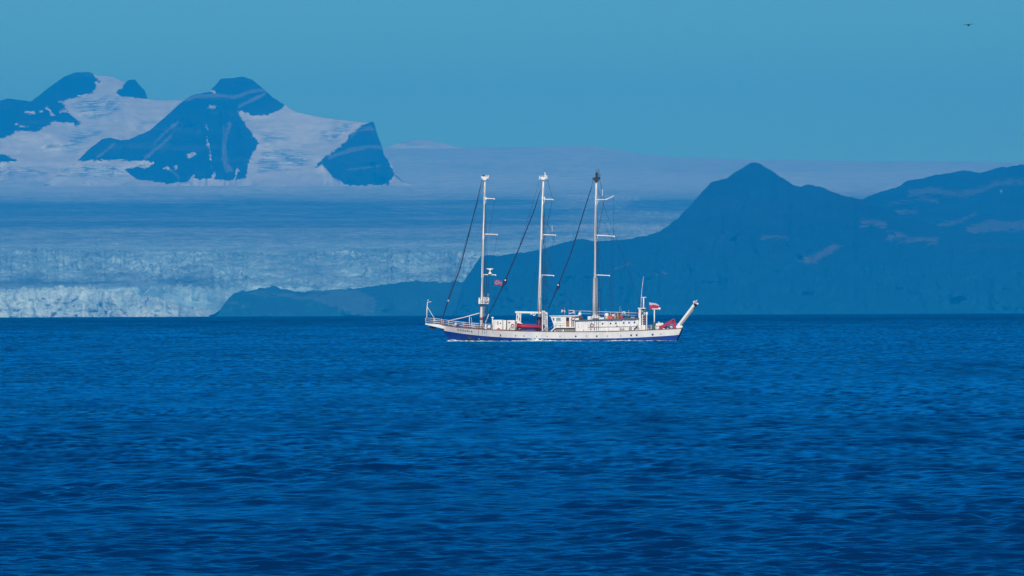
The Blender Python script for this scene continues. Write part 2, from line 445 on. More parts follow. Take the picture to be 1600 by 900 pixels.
B_crev = [[(398, 205), (455, 205), (460, 218), (430, 225), (410, 222)], [(410, 235), (450, 230), (480, 236), (498, 240), (480, 262), (440, 270), (400, 272), (398, 255)],
          [(500, 205), (540, 190), (553, 193), (540, 212), (520, 225), (498, 222)], [(372, 178), (395, 190), (405, 205), (390, 195)], [(60, 262), (115, 254), (195, 257), (192, 266), (205, 280), (120, 282), (70, 278)]]
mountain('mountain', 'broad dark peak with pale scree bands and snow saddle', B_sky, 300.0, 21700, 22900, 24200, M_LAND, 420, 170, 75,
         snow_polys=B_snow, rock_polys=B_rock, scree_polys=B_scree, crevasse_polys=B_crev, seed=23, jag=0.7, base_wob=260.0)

far_sky = [(590, 236), (610, 228), (622, 223), (635, 222), (648, 219), (662, 218), (675, 221), (690, 223), (705, 227), (722, 230), (745, 236)]
mountain('mountain', 'low snowy ridge just above the plateau skyline', far_sky, 240.0, 26000, 26350, 26650, M_LAND, 90, 24, 12,
         rock_polys=[[(650, 400), (652, 400), (651, 401)]], crevasse_polys=[[(625, 224), (650, 219), (680, 222), (700, 228), (640, 229)]],
         seed=31, jag=0.6)

# --- the glacier: a broken front in the sea, crevassed steps above it, a long smooth rise to the ice cap
def glacier_material():
    t = NT('glacier_ice')
    n1 = t.noise(0.03, 5, 0.7, t.pos((0.5, 0.6, 1)))
    n2 = t.noise(0.006, 4, 0.65, t.pos((0.3, 1, 1)))
    dirt = t.attr('dirt'); crev = t.attr('crevasse')
    clean = t.mix(t.ramp(n1, 0.35, 0.65), (0.36, 0.48, 0.52), (0.62, 0.71, 0.70))
    dirty = t.mix(t.ramp(n1, 0.4, 0.65), (0.035, 0.095, 0.15), (0.12, 0.22, 0.29))
    f = t.math('ADD', dirt, t.math('MULTIPLY', t.math('SUBTRACT', n2, 0.5), 0.75), clamp=True)
    clean = t.mix(t.math('MULTIPLY', t.attr('blue'), 0.75), clean, t.mix(t.ramp(n1, 0.35, 0.65), (0.20, 0.48, 0.61), (0.50, 0.82, 0.88)))
    c = t.mix(f, clean, dirty)
    blue = t.math('MULTIPLY', crev, t.ramp(t.noise(0.05, 3, 0.6, t.pos((1, 0.5, 0.35))), 0.55, 0.66))
    c = t.mix(t.math('MULTIPLY', blue, 0.8), c, (0.20, 0.42, 0.52))
    mott = t.ramp(t.noise(0.025, 4, 0.7, t.pos((1, 0.2, 1)), 0.5), 0.48, 0.66)
    c = t.mix(t.math('MULTIPLY', mott, t.math('MULTIPLY', t.math('ADD', dirt, 0.15), 0.55)), c, (0.07, 0.16, 0.22))
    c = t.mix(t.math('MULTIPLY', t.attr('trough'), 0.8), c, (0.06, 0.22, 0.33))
    speck = t.noise(0.11, 4, 0.75, t.pos((1, 0.22, 1)))
    c = t.mix(t.math('MULTIPLY', t.ramp(speck, 0.52, 0.64), t.math('ADD', 0.18, t.math('MULTIPLY', crev, 0.34))), c, (0.10, 0.22, 0.30))
    h = t.math('ADD', t.noise(0.05, 4, 0.65, t.pos((1, 0.7, 0.8))), t.math('MULTIPLY', n1, 0.5))
    t.principled(c, 0.7, t.bump(h, 1.0, 12.0), spec=0.2)
    return t.m

def build_glacier():
    cols = 640
    px = np.linspace(-140, 1740, cols)
    sky = np.interp(px, [-140, 560, 640, 720, 800, 880, 920, 960, 1000, 1050, 1150, 1280, 1500, 1600, 1740],
                    [236, 234, 231.5, 231, 230, 228, 228, 233, 241, 246, 248.3, 251, 253, 253.6, 254])
    sky = sky + fbm(px / 60.0, px * 0, 3, 3) * 0.6
    # cliff top: high on the left, running down to the tail of the tongue
    toe = 4.0 * fbm(px / 3.2, px * 0 + 2, 3, 15) + np.interp(px, [-140, 0, 120, 200, 240, 290, 332, 340, 800, 1740], [449, 451, 450, 454, 463, 477, 488, 490, 490, 490]) + fbm(px / 22.0, px * 0 + 8, 4, 12) * 6.0
    nc, nl, nu = 46, 300, 110
    ycl = 14000 + 70 * fbm(px / 60, px * 0, 3, 41)
    rows_px, rows_py, rows_Y = [], [], []
    tc = np.linspace(0, 1, nc)[:, None]
    PYc = 500 + (toe[None, :] - 500) * tc
    PXc = np.broadcast_to(px, PYc.shape)
    colm = ridged(PXc / 9.0 + 0.6 * fbm(PXc / 20, PYc / 20, 2, 3), PYc / 60.0, 3, 77)
    blk = fbm(PXc / 6.0, PYc / 16.0, 5, 19, 0.6)
    Yc = ycl[None, :] + 45 * tc ** 2 - 36 * (colm - 0.5) - 28 * blk
    tl = (np.arange(1, nl + 1) / nl)[:, None]
    PYl = toe[None, :] + (287 - toe[None, :]) * tl
    PXl = np.broadcast_to(px, PYl.shape)
    Yref = np.interp(-PYl, [-490, -450, -430, -395, -360, -320, -300, -287], [14080, 14150, 14500, 15100, 16700, 19200, 21000, 22000])
    Yl = np.maximum(Yref, ycl[None, :] + 46)
    tu = (np.arange(1, nu + 1) / nu)[:, None]
    PYu = 287 + (sky[None, :] - 287) * tu
    PXu = np.broadcast_to(px, PYu.shape)
    Yu = np.broadcast_to(22000 + 3700 * tu ** 1.1, PYu.shape)
    PX = np.concatenate([PXc, PXl, PXu]); PY = np.concatenate([PYc, PYl, PYu]); Y = np.concatenate([Yc, Yl, Yu])
    V = world_at(PX, PY, Y)
    X_, Y_ = V[..., 0], V[..., 1]
    # crevasse fields
    low = smooth(388, 402, PY) * (PY < 470)
    low = low * (0.45 + 0.55 * smooth(0.3, 0.6, vnoise(PX / 60, PY / 16, 6)))
    low = low * (1 - 0.5 * smooth(434, 440, PY) * (1 - smooth(447, 452, PY)) * (PX < 330))
    mid = smooth(350, 358, PY) * (1 - smooth(392, 400, PY)) * 0.25 + smooth(303, 308, PY) * (1 - smooth(345, 352, PY)) * 0.16 * smooth(650, 820, PX)
    patchr = smooth(302, 308, PY) * (1 - smooth(378, 386, PY)) * smooth(820, 930, PX) * smooth(0.38, 0.6, vnoise(PX / 80, PY / 14, 16))
    mid = mid + 0.4 * patchr + 0.0 * smooth(300, 306, PY) * (1 - smooth(378, 384, PY)) * smooth(860, 960, PX) * smooth(0.35, 0.6, vnoise(PX / 80, PY / 12, 16))
    ser = ridged(X_ / 30.0 + 0.5 * fbm(X_ / 60, Y_ / 60, 2, 4), Y_ / 42.0, 4, 55) - 0.55
    ser2 = fbm(X_ / 13.0, Y_ / 22.0, 3, 58)
    on = np.zeros(PX.shape); on[nc:] = 1
    fade = np.ones(PX.shape); fade[nc:nc + 10] = np.linspace(0.2, 1, 10)[:, None]
    dz = on * fade * ((low * 40 + mid * 26) * ser + (low * 8 + mid * 7) * ser2)
    und = on * smooth(460, 440, PY) * smooth(290, 300, PY) * 7.0 * fbm(X_ / 500, Y_ / 260, 3, 71)
    V[..., 2] += dz + und
    # dirt: dusty bare-ice bands lying across the glacier
    def band(c, w): return np.exp(-((PY + 0.004 * (PX - 400) + 2.5 * fbm(PX / 140, PY / 30, 3, 91) - c) / w) ** 2)
    dirt = 0.46 + (0.25 + 0.7 * vnoise(PX / 130, PY / 9, 83)) * band(322, 10) + 0.45 * band(336, 8) + 0.6 * band(350, 6) + 0.12 * band(372, 14) - 0.25 * band(385, 6) - 0.25 * band(295, 12)
    dirt = dirt + 0.35 * band(440, 6) * (PX < 330)
    dirt = dirt - 0.30 * patchr
    dirt = dirt * smooth(284, 306, PY) + 0.03
    dirt = np.where(PY > 392, 0.28 + 0.55 * (vnoise(PX / 50, PY / 10, 44) - 0.35), dirt)
    dirt = dirt + 0.55 * np.exp(-((PY + 3 * fbm(PX / 50, PY / 20, 3, 92) - 442) / 6.0) ** 2) * (1 - smooth(280, 420, PX))
    dirt[:nc] = 0.0 + 0.5 * np.clip((PXc - 270) / 80, 0, 1)
    dirt = dirt + 0.15 * smooth(276, 266, PY) * smooth(232, 240, PY) * vnoise(PX / 200, PY / 9, 31)
    crev = np.clip(low + mid, 0, 1); crev[:nc] = 0.22
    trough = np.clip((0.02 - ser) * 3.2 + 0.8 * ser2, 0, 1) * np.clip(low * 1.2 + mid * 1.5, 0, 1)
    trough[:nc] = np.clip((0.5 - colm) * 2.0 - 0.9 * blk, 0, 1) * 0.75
    blue = smooth(340, 400, PY); blue[:nc] = 0.45
    o = grid_object('glacier', V, glacier_material(), attrs={'trough': trough, 'blue': blue, 'dirt': np.clip(dirt, 0, 1), 'crevasse': crev})
    o['kind'] = 'structure'; o['label'] = 'wide glacier with a broken ice cliff at the sea and crevassed steps above'
build_glacier()

# --- near shore hills in front of the glacier
M_HILL = land_material('hill_rock', rock=(0.005, 0.028, 0.050), scree=(0.075, 0.085, 0.10), snow=(0.62, 0.66, 0.70), strata=0.10, base_haze=(0.005, 0.060, 0.098), scree_break=34.0)
mor_sky = [(318, 499), (334, 491), (346, 481), (356, 468), (366, 458), (380, 455), (405, 450), (430, 447), (446, 452), (470, 457), (505, 453), (555, 451),
           (600, 445), (645, 439), (690, 441), (722, 440), (770, 437), (820, 445), (870, 470), (890, 497)]
M_MORAINE = land_material('moraine_rock', rock=(0.012, 0.055, 0.085), scree=(0.06, 0.13, 0.17), snow=(0.30, 0.40, 0.46), strata=0.1, base_haze=(0.012, 0.075, 0.105), scree_break=34.0)
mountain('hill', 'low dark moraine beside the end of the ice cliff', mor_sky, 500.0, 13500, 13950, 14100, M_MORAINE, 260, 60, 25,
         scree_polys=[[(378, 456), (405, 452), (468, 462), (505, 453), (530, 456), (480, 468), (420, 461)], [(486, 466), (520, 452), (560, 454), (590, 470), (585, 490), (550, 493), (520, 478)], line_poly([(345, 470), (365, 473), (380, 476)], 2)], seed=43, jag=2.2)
hillE = [(1330, 330), (1345, 314), (1352, 309), (1365, 303), (1382, 297), (1400, 293), (1410, 287), (1418, 282), (1440, 278.5), (1460, 274), (1480, 270), (1500, 267),
         (1515, 268), (1530, 269.5), (1545, 266), (1562, 262), (1580, 260), (1600, 257), (1660, 250), (1760, 246)]
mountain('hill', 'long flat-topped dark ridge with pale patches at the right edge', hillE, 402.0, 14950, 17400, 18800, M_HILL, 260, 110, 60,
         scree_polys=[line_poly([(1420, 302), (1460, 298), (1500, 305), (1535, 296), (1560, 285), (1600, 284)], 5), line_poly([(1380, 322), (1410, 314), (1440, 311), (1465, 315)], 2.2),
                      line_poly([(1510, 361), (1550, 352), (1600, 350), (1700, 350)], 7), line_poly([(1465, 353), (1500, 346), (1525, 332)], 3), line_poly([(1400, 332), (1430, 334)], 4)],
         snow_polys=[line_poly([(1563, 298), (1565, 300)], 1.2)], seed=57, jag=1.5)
hillF = [(705, 497), (716, 470), (724, 441), (735, 424), (745, 409), (752, 399), (780, 399.5), (802, 396.5), (840, 391), (870, 382), (895, 375), (906, 373), (930, 377),
         (980, 374), (1010, 368), (1030, 362), (1045, 352), (1060, 340), (1080, 319), (1100, 297), (1110, 286), (1120, 282), (1135, 279), (1150, 268), (1165, 259),
         (1172, 255), (1180, 253), (1188, 256), (1194, 261), (1205, 266), (1225, 280), (1240, 289), (1250, 292), (1262, 288), (1278, 291), (1300, 299), (1320, 306), (1345, 312),
         (1380, 326), (1420, 341), (1470, 354), (1520, 364), (1600, 380), (1760, 405)]
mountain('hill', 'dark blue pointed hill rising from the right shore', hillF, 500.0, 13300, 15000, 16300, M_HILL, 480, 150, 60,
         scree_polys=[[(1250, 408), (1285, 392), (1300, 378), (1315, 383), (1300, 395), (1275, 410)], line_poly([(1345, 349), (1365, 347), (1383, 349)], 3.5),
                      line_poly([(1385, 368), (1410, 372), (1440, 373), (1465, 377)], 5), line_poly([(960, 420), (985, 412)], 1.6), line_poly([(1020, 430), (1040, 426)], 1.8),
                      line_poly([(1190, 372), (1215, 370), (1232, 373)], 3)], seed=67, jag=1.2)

# ------------------------------------------------------------------ mesh builder for made things
class MB:
    def __init__(s): s.v = []; s.f = []; s.m = []
    def face(s, idx, mi=0): s.f.append(idx); s.m.append(mi)
    def box(s, x0, x1, y0, y1, z0, z1, mi=0, taper=0.0):
        b = len(s.v); t = taper
        s.v += [(x0, y0, z0), (x1, y0, z0), (x1, y1, z0), (x0, y1, z0), (x0 + t, y0 + t, z1), (x1 - t, y0 + t, z1), (x1 - t, y1 - t, z1), (x0 + t, y1 - t, z1)]
        for q in ((0, 3, 2, 1), (4, 5, 6, 7), (0, 1, 5, 4), (1, 2, 6, 5), (2, 3, 7, 6), (3, 0, 4, 7)): s.face([b + i for i in q], mi)
        return s
    def tube(s, pts, r, n=8, mi=0, cap=True):
        pts = [Vector(p) for p in pts]
        rs = r if isinstance(r, (list, tuple)) else [r] * len(pts)
        b0 = len(s.v)
        for i, p in enumerate(pts):
            d = (pts[min(i + 1, len(pts) - 1)] - pts[max(i - 1, 0)]).normalized()
            u = d.cross(Vector((0, 1, 0)));
            if u.length < 0.1: u = d.cross(Vector((1, 0, 0)))
            u.normalize(); w = d.cross(u)
            for k in range(n):
                a = 2 * math.pi * k / n
                s.v.append(tuple(p + (u * math.cos(a) + w * math.sin(a)) * rs[i]))
        for i in range(len(pts) - 1):
            for k in range(n):
                a = b0 + i * n + k; c = b0 + i * n + (k + 1) % n
                s.face([a, c, c + n, a + n], mi)
        if cap:
            s.face([b0 + k for k in range(n)][::-1], mi); s.face([b0 + (len(pts) - 1) * n + k for k in range(n)], mi)
        return s
    def beam(s, p0, p1, w, h, mi=0):
        p0 = Vector(p0); p1 = Vector(p1); d = (p1 - p0).normalized()
        u = Vector((0, 1, 0)) if abs(d.y) < 0.9 else Vector((1, 0, 0))
        u = (u - d * u.dot(d)).normalized(); v = d.cross(u)
        b = len(s.v)
        for p in (p0, p1):
            for a, c in ((-1, -1), (1, -1), (1, 1), (-1, 1)): s.v.append(tuple(p + u * a * w / 2 + v * c * h / 2))
        for q in ((3, 2, 1, 0), (4, 5, 6, 7), (0, 1, 5, 4), (1, 2, 6, 5), (2, 3, 7, 6), (3, 0, 4, 7)): s.face([b + i for i in q], mi)
        return s
    def prism(s, outline, y0, y1, mi=0):
        """outline in (x, z), pushed from y0 to y1"""
        n = len(outline); b = len(s.v)
        s.v += [(x, y0, z) for x, z in outline] + [(x, y1, z) for x, z in outline]
        s.face([b + i for i in range(n)], mi); s.face([b + n + i for i in range(n)][::-1], mi)
        for i in range(n):
            j = (i + 1) % n; s.face([b + j, b + i, b + n + i, b + n + j], mi)
        return s
    def torus(s, c, R, r, n=18, m=8, axis='y', colour=None):
        b = len(s.v)
        for i in range(n):
            a = 2 * math.pi * i / n
            for k in range(m):
                q = 2 * math.pi * k / m
                x = (R + r * math.cos(q)) * math.cos(a); z = (R + r * math.cos(q)) * math.sin(a); y = r * math.sin(q)
                s.v.append((c[0] + x, c[1] + y, c[2] + z))
        for i in range(n):
            for k in range(m):
                i2 = (i + 1) % n; k2 = (k + 1) % m
                s.face([b + i * m + k, b + i2 * m + k, b + i2 * m + k2, b + i * m + k2], colour(i / n) if colour else 0)
        return s
    def lathe(s, c, prof, n=12, mi=0):
        b = len(s.v)
        for r, z in prof:
            for k in range(n):
                a = 2 * math.pi * k / n; s.v.append((c[0] + r * math.cos(a), c[1] + r * math.sin(a), c[2] + z))
        for i in range(len(prof) - 1):
            for k in range(n):
                a = b + i * n + k; d = b + i * n + (k + 1) % n; s.face([a, d, d + n, a + n], mi)
        s.face([b + k for k in range(n)][::-1], mi); s.face([b + (len(prof) - 1) * n + k for k in range(n)], mi)
        return s
    def sheet(s, rows, mi=0, wrap=False):
        b = len(s.v); C = len(rows[0])
        for r in rows: s.v += [tuple(p) for p in r]
        for i in range(len(rows) - 1):
            for k in range(C - 1): a = b + i * C + k; s.face([a, a + 1, a + C + 1, a + C], mi)
        return s
    def build(s, name, mats, parent=None, smooth_shade=False, bevel=0.0):
        me = bpy.data.meshes.new(name)
        me.from_pydata(s.v, [], s.f)
        for m in (mats if isinstance(mats, (list, tuple)) else [mats]): me.materials.append(MAT[m] if isinstance(m, str) else m)
        me.polygons.foreach_set('material_index', s.m)
        if smooth_shade: me.polygons.foreach_set('use_smooth', [True] * len(s.f))
        me.update()
        o = bpy.data.objects.new(name, me); col.objects.link(o)
        if parent is not None: o.parent = parent
        if bevel:
            b = o.modifiers.new('bevel', 'BEVEL'); b.width = bevel; b.segments = 2; b.limit_method = 'ANGLE'
        return o

def empty(name, parent=None, loc=(0, 0, 0), rz=0.0):
    o = bpy.data.objects.new(name, None); col.objects.link(o); o.empty_display_size = 0.3
    o.location = loc; o.rotation_euler = (0, 0, rz)
    if parent is not None: o.parent = parent
    return o
def tag(o, label, category=None, group=None):
    o['label'] = label
    if category: o['category'] = category
    if group: o['group'] = group
    return o

# ------------------------------------------------------------------ the ship
SHIP_Y = 1097.0
MPP = SHIP_Y / FPX
SEA_DROP = SHIP_Y ** 2 / (2 * EARTH)
SHIP_LOC = (world_at(869, 533, SHIP_Y)[0], SHIP_Y, -SEA_DROP)
SHIP_RZ = math.radians(-4.5)          # stern turned a little towards the viewer
CR = math.cos(SHIP_RZ)
def sx(px): return (px - 868) * MPP / CR
def sz(py, px=868): return (533 - py) * MPP - (px - 868) * 0.0041 * MPP
def P(px, py, y=0.0): return (sx(px + 0.0), y, sz(py, px))

ship = empty('sailing_ship', None, SHIP_LOC, SHIP_RZ)
tag(ship, 'white and blue three-masted motor sailing ship under way on the sea', 'ship')

SHEER = [(682, 506.5), (700, 509.3), (717, 511.7), (740, 513.8), (770, 515.6), (815, 517.6), (860, 518.5), (900, 518.7), (950, 518.3), (1010, 516.2), (1058, 514.0), (1065, 513.2)]
BOOT = [(682, 516.3), (688, 517.2), (715, 521), (740, 523.8), (770, 526.2), (800, 528), (860, 529.2), (950, 529.0), (1010, 526.8), (1058, 523.8), (1065, 523)]
def interp(t, x): return float(np.interp(x, [a for a, b in t], [b for a, b in t]))
def half_breadth(px, k):
    """half breadth at station px; k 0 at keel depth .. 1 at the rail"""
    fwd = (px - 684) / 170.0
    f = 1 - max(0.0, 1 - fwd) ** (2.2 if k > 0.5 else 1.9)
    f = max(0.0, min(1.0, f))
    aft = max(0.0, (px - 960) / 105.0)
    b = 4.5 * f * (1 - 0.20 * aft ** 2)
    fl = 1.0 - 0.95 * (1 - k) ** 1.1 * max(0.0, 1 - (px - 684) / 120.0) - 0.10 * (1 - k)
    return max(0.02, b * fl)
def stem_shift(px, z, ztop):
    """stations rake forward at the bow and aft at the transom as they rise"""
    w = max(0.0, 1 - (px - 684) / 60.0) ** 1.2
    w2 = max(0.0, (px - 1035) / 30.0) ** 1.5
    return (w * (1 - z / ztop) * 17.0 - w2 * (1 - z / ztop) * 8.5)
ST = [684, 686, 689, 693, 698, 705, 714, 724, 736, 750, 768, 790, 815, 845, 880, 920, 960, 1000, 1025, 1045, 1056, 1065]
def hull_point(px, z, side=-1):
    zt = sz(interp(SHEER, px), px)
    k = min(1.0, max(0.0, (z + 1.0) / (zt + 1.0)))
    return (sx(px + stem_shift(px, max(z, -0.5), zt)), side * half_breadth(px, k), z)
def hull_rows(z_lo, z_hi, n):
    rows = []
    for side in (-1, 1):
        part = []
        for px in ST:
            lo = z_lo(px); hi = z_hi(px)
            part.append([hull_point(px, lo + (hi - lo) * i / n, side) for i in range(n + 1)])
        rows.append(part)
    return rows
def zsheer(px): return sz(interp(SHEER, px), px)
def zboot(px): return sz(interp(BOOT, px), px)
def shell(z_lo, z_hi, n, name, mat):
    b = MB()
    p, s_ = hull_rows(z_lo, z_hi, n)
    b.sheet(p); b.sheet([list(r) for r in s_])
    for a, c in ((p[-1], s_[-1]),):
        b.sheet([a, c], 0)
    b.sheet([p[0], s_[0]], 0)
    return b.build(name, mat, ship, True)
hull = shell(lambda px: -1.2, zboot, 6, 'hull', 'blue_hull')
topside = shell(zboot, zsheer, 5, 'topside', 'topside')
# transom is painted blue right up to the rail
tr = MB()
pa = [hull_point(1065, -0.6 + (zsheer(1065) + 0.55) * i / 5, -1) for i in range(6)]
pb = [(x, -y, z) for x, y, z in pa]
tr.sheet([[(x + 0.03, y, z) for x, y, z in pa], [(x + 0.03, y, z) for x, y, z in pb]])
tr.build('transom', 'blue_hull', ship)
# deck and rail cap
b = MB()
b.sheet([[(hull_point(px, zsheer(px), -1)[0], -half_breadth(px, 1) * 0.985, zsheer(px) - 0.12) for px in ST], [(hull_point(px, zsheer(px), 1)[0], half_breadth(px, 1) * 0.985, zsheer(px) - 0.12) for px in ST]])
b.build('deck', 'deck', ship)
for side in (-1, 1):
    b = MB()
    b.tube([Vector(hull_point(px, zsheer(px), side)) + Vector((0, 0, 0.02)) for px in ST], 0.075, 6)
    b.build('gunwale', 'rust', ship, True)

def on_hull(px, py):
    """a point on the camera side of the hull for a position in the profile"""
    z = sz(py, px)
    lo, hi = 684.0, 1065.0
    for _ in range(30):
        m = (lo + hi) / 2
        if hull_point(m, z)[0] < sx(px): lo = m
        else: hi = m
    return Vector(hull_point((lo + hi) / 2, z))
for (px, py, r) in [(901, 525.5, .16), (933.7, 525.2, .16), (987, 523.7, .17), (995.6, 523.5, .17), (1020.3, 522.8, .18)]:
    p = on_hull(px, py)
    MB().torus((p.x, p.y - 0.02, p.z), r, 0.035, 14, 6).build('porthole_rim', 'grey', topside, True)
    MB().prism([(p.x + r * math.cos(a), p.z + r * math.sin(a)) for a in np.linspace(0, 2 * math.pi, 12, False)], p.y - 0.025, p.y + 0.05).build('porthole_pane', 'glass', topside)
for (px, py) in [(783.5, 523.6), (807.5, 524.3), (820.3, 525), (840.3, 525.6), (856.5, 525.6), (876.5, 525.6), (918, 525), (950, 525), (971, 524.6), (1033, 521.8)]:
    p = on_hull(px, py); big = px < 790
    w = .16 if big else .09
    MB().box(p.x - w, p.x + w, p.y - 0.04, p.y + 0.05, p.z - w * 1.3, p.z + w * 1.3).build('scupper', 'rust' if px < 825 else 'louvre', topside)
# anchor in its pocket and fender marks
p = on_hull(735.5, 527.5)
b = MB()
b.prism([(p.x - .45, p.z - .42), (p.x + .40, p.z - .45), (p.x + .52, p.z - .1), (p.x + .3, p.z + .38), (p.x + .08, p.z + .3), (p.x, p.z + .55), (p.x - .12, p.z + .3), (p.x - .42, p.z + .3), (p.x - .5, p.z)], p.y - 0.18, p.y + 0.1)
b.build('anchor', 'dark', ship, bevel=0.04)
p = on_hull(748.5, 530)
MB().lathe((p.x, p.y, p.z - .12), [(0.02, 0), (.16, .06), (.18, .15), (.1, .26), (0.02, .28)], 10).build('bow_thruster_mark', 'grey', ship, True)

# lettering made from a font curve, laid against a surface
def lettering(name, text, mat, x0, x1, z_mid, height, place, parent, slope=0.0):
    cu = bpy.data.curves.new(name, 'FONT'); cu.body = text; cu.size = 1.0; cu.offset = 0.025
    tmp = bpy.data.objects.new(name, cu); col.objects.link(tmp)
    dg = bpy.context.evaluated_depsgraph_get(); dg.update()
    me = bpy.data.meshes.new_from_object(tmp.evaluated_get(dg))
    bpy.data.objects.remove(tmp)
    xs = [v.co.x for v in me.vertices]; ys = [v.co.y for v in me.vertices]
    a, c, d, e = min(xs), max(xs), min(ys), max(ys)
    for v in me.vertices:
        u = (v.co.x - a) / (c - a); w = (v.co.y - d) / (e - d) - 0.5
        x = x0 + (x1 - x0) * u; z = z_mid + slope * u + w * height
        v.co = place(x, z)
    me.materials.clear(); me.materials.append(MAT[mat])
    o = bpy.data.objects.new(name, me); col.objects.link(o); o.parent = parent
    return o
def hull_place(x, z):
    p = on_hull(868 + x * CR / MPP, 533 - z / MPP - (x * CR / MPP) * 0.0041)
    return (x, p.y - 0.03, z)
lettering('ship_name', 'O C E A N I A', 'letter', sx(714.5), sx(739), sz(515.6, 715), 0.40, hull_place, topside, sz(518.4, 738) - sz(515.6, 715))

# bow platform with its rail, jackstaff and brace
b = MB()
for y in (-1,):
    b.prism([(sx(664), sz(505.6, 664)), (sx(664), sz(507.4, 664)), (sx(693.5), sz(514.2, 690)), (sx(690), sz(508.2, 690)), (sx(683), sz(506.8, 683))], -0.9, 0.9)
plat = b.build('bow_platform', 'white', ship, bevel=0.03)
b = MB().prism([(sx(671), sz(510, 671)), (sx(670), sz(514), ), (sx(674), sz(514.6)), (sx(681), sz(511.6)), (sx(683), sz(511.4))], -0.3, 0.3)
b.build('stowed_anchor', 'dark', plat)
def rail(path, height, name, parent, mats='white', bars=3, step=1.4, r=0.028):
    b = MB()
    path = [Vector(p) for p in path]
    for k in range(bars):
        b.tube([p + Vector((0, 0, height * (k + 1) / bars)) for p in path], r, 5)
    for i in range(len(path) - 1):
        n = max(1, int((path[i + 1] - path[i]).length / step))
        for j in range(n + (1 if i == len(path) - 2 else 0)):
            q = path[i].lerp(path[i + 1], j / n)
            b.tube([q, q + Vector((0, 0, height))], r * 1.15, 5)
    return b.build(name, mats, parent, True)
def P3(px, py, y): return (sx(px), y, sz(py, px))
rail([P3(690, 508, -1.0), P3(664.5, 505.7, -0.8), P3(664.5, 505.7, 0.8), P3(690, 508, 1.0)], 1.08, 'railing', plat, r=0.04)
b = MB().tube([P3(665.6, 498, 0), P3(666, 485, 0), P3(667, 471.5, 0)], [.11, .10, .05], 8)
b.tube([P3(666.5, 474.5, 0), P3(669, 472.2, 0), P3(673, 471.6, 0)], .06, 6)
js = b.build('jackstaff', 'white', ship, True)
MB().lathe(P3(668, 470, 0), [(.03, -.1), (.1, 0), (.1, .14), (.02, .22)], 8).build('lamp', 'white', js, True)
MB().tube([P3(667, 480.5, 0), P3(681, 503.5, 0)], .055, 6).build('brace', 'white', ship, True)
for side in (-1, 1):
    path = []
    for px in (692, 700, 712, 724, 738, 752, 766):
        h = hull_point(px, zsheer(px), side); path.append((h[0], h[1] * 0.94, h[2] - 0.02))
    rail(path, 1.05, 'railing', ship, r=0.032)
    path = []
    for px in (1000, 1020, 1040, 1056):
        h = hull_point(px, zsheer(px), side); path.append((h[0], h[1] * 0.95, h[2] - 0.02))
    if side == 1: rail(path, 0.95, 'railing', ship, r=0.028)
MB().tube([P3(699, 501.6, 0), P3(724, 496.2, 0), P3(748.6, 489.3, 0)], .085, 8).build('boom', 'white', ship, True)
MB().tube([P3(732.5, 494.2, 0), P3(732.5, 512, 0)], .07, 6).tube([P3(735, 496, .2), P3(736, 503, .2), P3(734.5, 511, .2)], .03, 5).build('boom_crutch', 'white', ship, True)

# small deck gear forward
def gear(name, mat, px0, px1, py0, py1, y0, y1, parent=ship, bevel=0.04, taper=0.0):
    return MB().box(sx(px0), sx(px1), y0, y1, sz(py1, px0), sz(py0, px0), taper=taper).build(name, mat, parent, bevel=bevel)
b = MB().lathe(P3(690, 507.5, 0), [(.42, 0), (.42, .12), (.25, .2), (.25, .75), (.4, .82), (.4, .95)], 12); b.build('capstan', 'rust', ship, True)
gear('windlass', 'grey', 706.5, 714, 507.2, 511.5, -1.2, 1.2); gear('windlass_drum', 'navy', 713, 717, 508.2, 512, -1.6, 1.0)
gear('hatch_cover', 'white', 709, 713, 505, 508, -.7, .7, taper=.1)
gear('winch', 'red', 723, 728, 507.6, 513, -1.0, .6); gear('winch_drum', 'grey', 738, 744, 508.5, 514, -2.2, -.4)
gear('winch', 'white', 757, 761.5, 506.5, 515.3, -2.0, -.6, taper=.12); gear('vent_cowl', 'white', 762, 766.5, 508.5, 513.5, -1.6, .2, bevel=.15)
gear('winch_bed', 'rust', 747, 752, 509.5, 515, -1.6, .8)
MB().prism([(sx(766), sz(516)), (sx(768), sz(511.5)), (sx(770), sz(511)), (sx(770), sz(516))], -1.6, -.2).build('bollard_base', 'louvre', ship)
b = MB().tube([P3(769.3, 515.5, -1.0), P3(769.3, 497, -1.0)], .12, 8)
vp = b.build('vent_pipe', 'white', ship, True)
MB().lathe(P3(769.3, 498, -1.0), [(.16, 0), (.24, .06), (.24, .26), (.14, .32)], 10).build('vent_cap', 'white', vp, True)

# deck lockers amidships
def locker(px0, px1, py0, py1, y0, y1, mat='white'):
    o = gear('deck_locker', mat, px0, px1, py0, py1, y0, y1, bevel=.03)
    return o
L1 = locker(771.5, 785.8, 500, 515.2, -2.6, 1.6)
for (px, py) in [(778.7, 503.2), (778.7, 506), (783, 505)]: MB().box(sx(px) - .1, sx(px) + .1, -2.66, -2.58, sz(py) - .1, sz(py) + .1).build('vent', 'dark', L1)
MB().box(sx(773.5), sx(773.9), -2.65, -2.59, sz(514, 773), sz(501.5, 773)).build('seam', 'grey', L1)
locker(786.2, 791, 500.6, 515.4, -1.6, 1.6)
gear('locker_gap', 'dark', 791, 793, 501, 515.4, -1.0, 1.0)
L2 = locker(793, 805, 500.6, 515.8, -2.4, 1.6)
MB().box(sx(794.8), sx(798), -2.46, -2.38, sz(505), sz(502.6)).build('notice', 'door', L2)
MB().box(sx(805.2), sx(807), -1.4, 1.4, sz(517), sz(500.6)).build('post', 'grey', ship)
